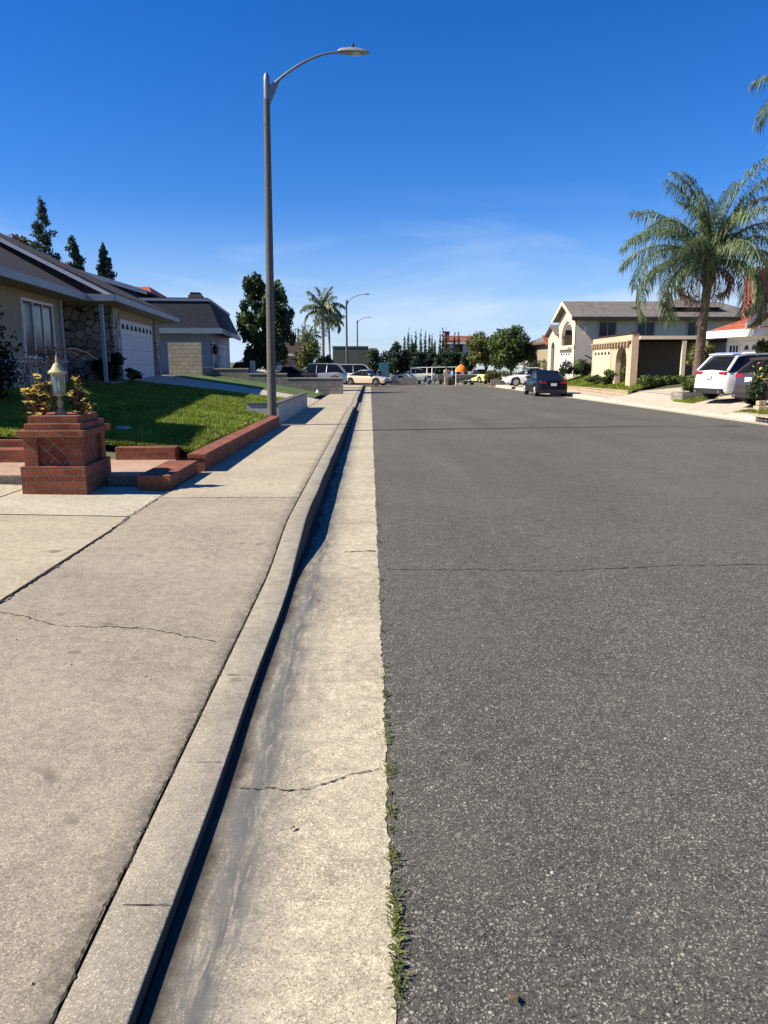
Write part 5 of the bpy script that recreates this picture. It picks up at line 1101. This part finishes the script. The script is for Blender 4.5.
# cypress row
cx = [404.4, 408.3, 412.3, 415.6, 421, 426, 429, 432.3, 435.8, 439.6, 443.3, 447, 454, 459]; cyp = [335, 329.5, 335, 332, 329.8, 331, 333.3, 334.6, 339, 332.5, 329, 329.2, 332, 330.4]
words = ['leftmost', 'second from left', 'third from left', 'fourth from left', 'fifth from left', 'sixth from left', 'seventh from left', 'seventh from right', 'sixth from right', 'fifth from right', 'fourth from right', 'third from right', 'second from right', 'rightmost']
for i, (a, b_) in enumerate(zip(cx, cyp)): cypress('slim dark cypress, %s of the skyline row of fourteen' % words[i], PX(a, 105), 105+(i % 3), -1.2, PZ(b_, 105)+1.2, .42, 60+i, 'row of slim cypresses on the skyline', 650)
Gt = 'bushy dark trees below the cypress row'
for i, (px0, py0, w) in enumerate([(397, 343, 1.7), (408, 341, 1.6), (419, 346, 1.5), (430, 348, 1.5), (441, 348, 1.6), (455, 346, 1.7), (466, 350, 1.4)]):
    tree('bushy_tree', ['leftmost dark bushy tree below the cypresses', 'taller bushy tree, second from left below the cypresses', 'third dark bushy tree below the cypresses', 'middle dark bushy tree behind the white gate frame', 'dark bushy tree behind the person in tan', 'dark bushy tree below the far white house', 'small dark bushy tree behind the orange parasol'][i], 'tree', PX(px0, 98), 98+i % 2, -1.2, PZ(py0, 98)+1.2, w, .6, 'dark_leaf' if i % 2 else 'cypress_leaf', 2200, .2, 80+i, group=Gt, k=10)
tree('bushy_tree', 'blue green tree left of the cypress row', 'tree', PX(384, 120), 120, -1.5, PZ(352, 120)+1.5, 1.6, .6, 'pine_leaf', 1500, .2, 90)
tree('round_tree', 'olive green round tree right of the far white house', 'tree', PX(486, 84), 84, -.6, PZ(328, 84)+.6, 2.25, .9, 'olive_leaf', 8000, .17, 101, k=20, sub=.4)
tree('round_tree', 'larger mid green round tree left of the brown roofed house', 'tree', PX(511, 80), 80, -.5, PZ(325, 80)+.5, 2.3, .9, 'mid_leaf', 9000, .16, 102, k=22, sub=.4, mat2='dark_leaf')
shrub('white flowering shrub behind the white sedan', PX(524, 66), 66, -.3, 1.9, .9, 'dark_leaf', 1400, .11, 103, mat2='white_petal', name='flowering_shrub')
shrub('pale bush at the far corner, left of the flowering shrub', PX(497, 76), 76, -.5, 1.5, 1.3, 'olive_leaf', 1400, .12, 104)
tag(MB().box(PX(541, 66), PX(548, 66), 65.9, 66.1, -.4, 1.55).build('cream_block_wall', 'cream_block'), 'cream block wall end beside the cream two storey house', 'wall')
shrub('hedge like bush behind the cream block wall', PX(540, 68), 68, -.3, 1.9, 1.3, 'dark_leaf', 1500, .13, 105)
# cream-house planting
shrub('low round clipped bush at the left end of the lawn', 14.0, 47.5, right_z(14, 47.5), .75, .8, 'dark_leaf', 2600, .05, 110)
shrub('second low clipped bush on the lawn behind the first', 14.75, 48.5, right_z(14.8, 48.5), .75, .7, 'dark_leaf', 2200, .05, 111)
shrub('bushy white flowering shrub in front of the white garage door', 13.9, 54.5, right_z(14, 54.5), 1.9, .6, 'dark_leaf', 900, .10, 112, mat2='white_petal', name='flowering_shrub')
shrub('leafy shrub against the grey wall beside the handrail', 15.2, 55.0, .4, 1.3, .9, 'mid_leaf', 1800, .08, 113)
shrub('low rounded plant in front of the cream garage door', 14.2, 45.2, right_z(14.2, 45.2), .85, .65, 'mid_leaf', 1500, .08, 114)
shrub('bush in front of the arched opening', 14.55, 42.6, right_z(14.5, 42.6), 1.25, .55, 'olive_leaf', 1800, .08, 115)
shrub('tall olive shrub in front of the carport, left of the palm trunk', 17.0, 39.6, .4, 2.5, .8, 'olive_leaf', 3200, .09, 116, mat2='autumn_leaf')
t = thing('low_hedge', 'low green hedge running towards the palm at the lawn edge', 'hedge', (15.6, 38.9, .42)); MB().box(-.1, .1, -.1, .1, -.1, .3).build('stem', 'twig', t)
foliage('foliage', [((i*.55-1.6, 0, .22), (.42, .35, .3)) for i in range(7)], 4500, .06, 'mid_leaf', t, 117, .5)
shrub('green shrub filling the block planter', 13.2, 31.0, .25, .95, .62, 'mid_leaf', 2600, .06, 118)
shrub('small cycad like plant in front of the red roofed house', 17.2, 33.4, .35, 2.1, .7, 'olive_leaf', 1300, .14, 119)
shrub('white flowering shrub before the white garage, above the white suv', 17.3, 29.6, .35, 2.3, .9, 'mid_leaf', 800, .10, 120, mat2='white_petal', name='flowering_shrub')
t = shrub('leafy bush with yellow blooms at the right edge by the drain', 12.55, 24.2, .1, 1.45, .48, 'dark_leaf', 4200, .05, 121, mat2='yellow_petal', name='flowering_bush')
t = thing('cream_blocks', 'stack of cream stone blocks at the foot of the right edge bush', 'blocks', (12.2, 23.75, right_walk(12.2, 23.75)-.02)); MB().box(-.15, .12, -.2, .15, 0, .18).build('block', 'cream_block', t, bevel=.015); MB().box(.15, .6, -.25, .1, 0, .2).build('block', 'cream_block', t, bevel=.015); MB().box(-.1, .14, -.1, .1, .182, .34).build('block', 'cream_block', t, bevel=.015)
tag(grass('grass', 11.75, 12.3, 22.6, 24.6, 700, .07, lambda x, y: right_walk(x, y)+.01, 'grass_blade', 5), 'thin grass tuft strip beside the storm drain', 'grass', kind='stuff')
# the queen palm
palm('tall queen palm with drooping feathery fronds behind the white suv', PX(699.5, 31), 31.3, .3, PZ(272, 31), .20, .15, 36, 4.2, .78, 207, 'palm_leaf', (.2, 0), dead=10, m=140, wid=.034, azs=[3.3, .5, 2.2, 5.0])
palm('second palm at the right edge, only its left fronds in view', PX(818, 27), 27, .3, PZ(135, 27), .25, .18, 28, 3.5, .7, 208, 'palm_leaf', (0, 0), dead=0, m=110, wid=.030)
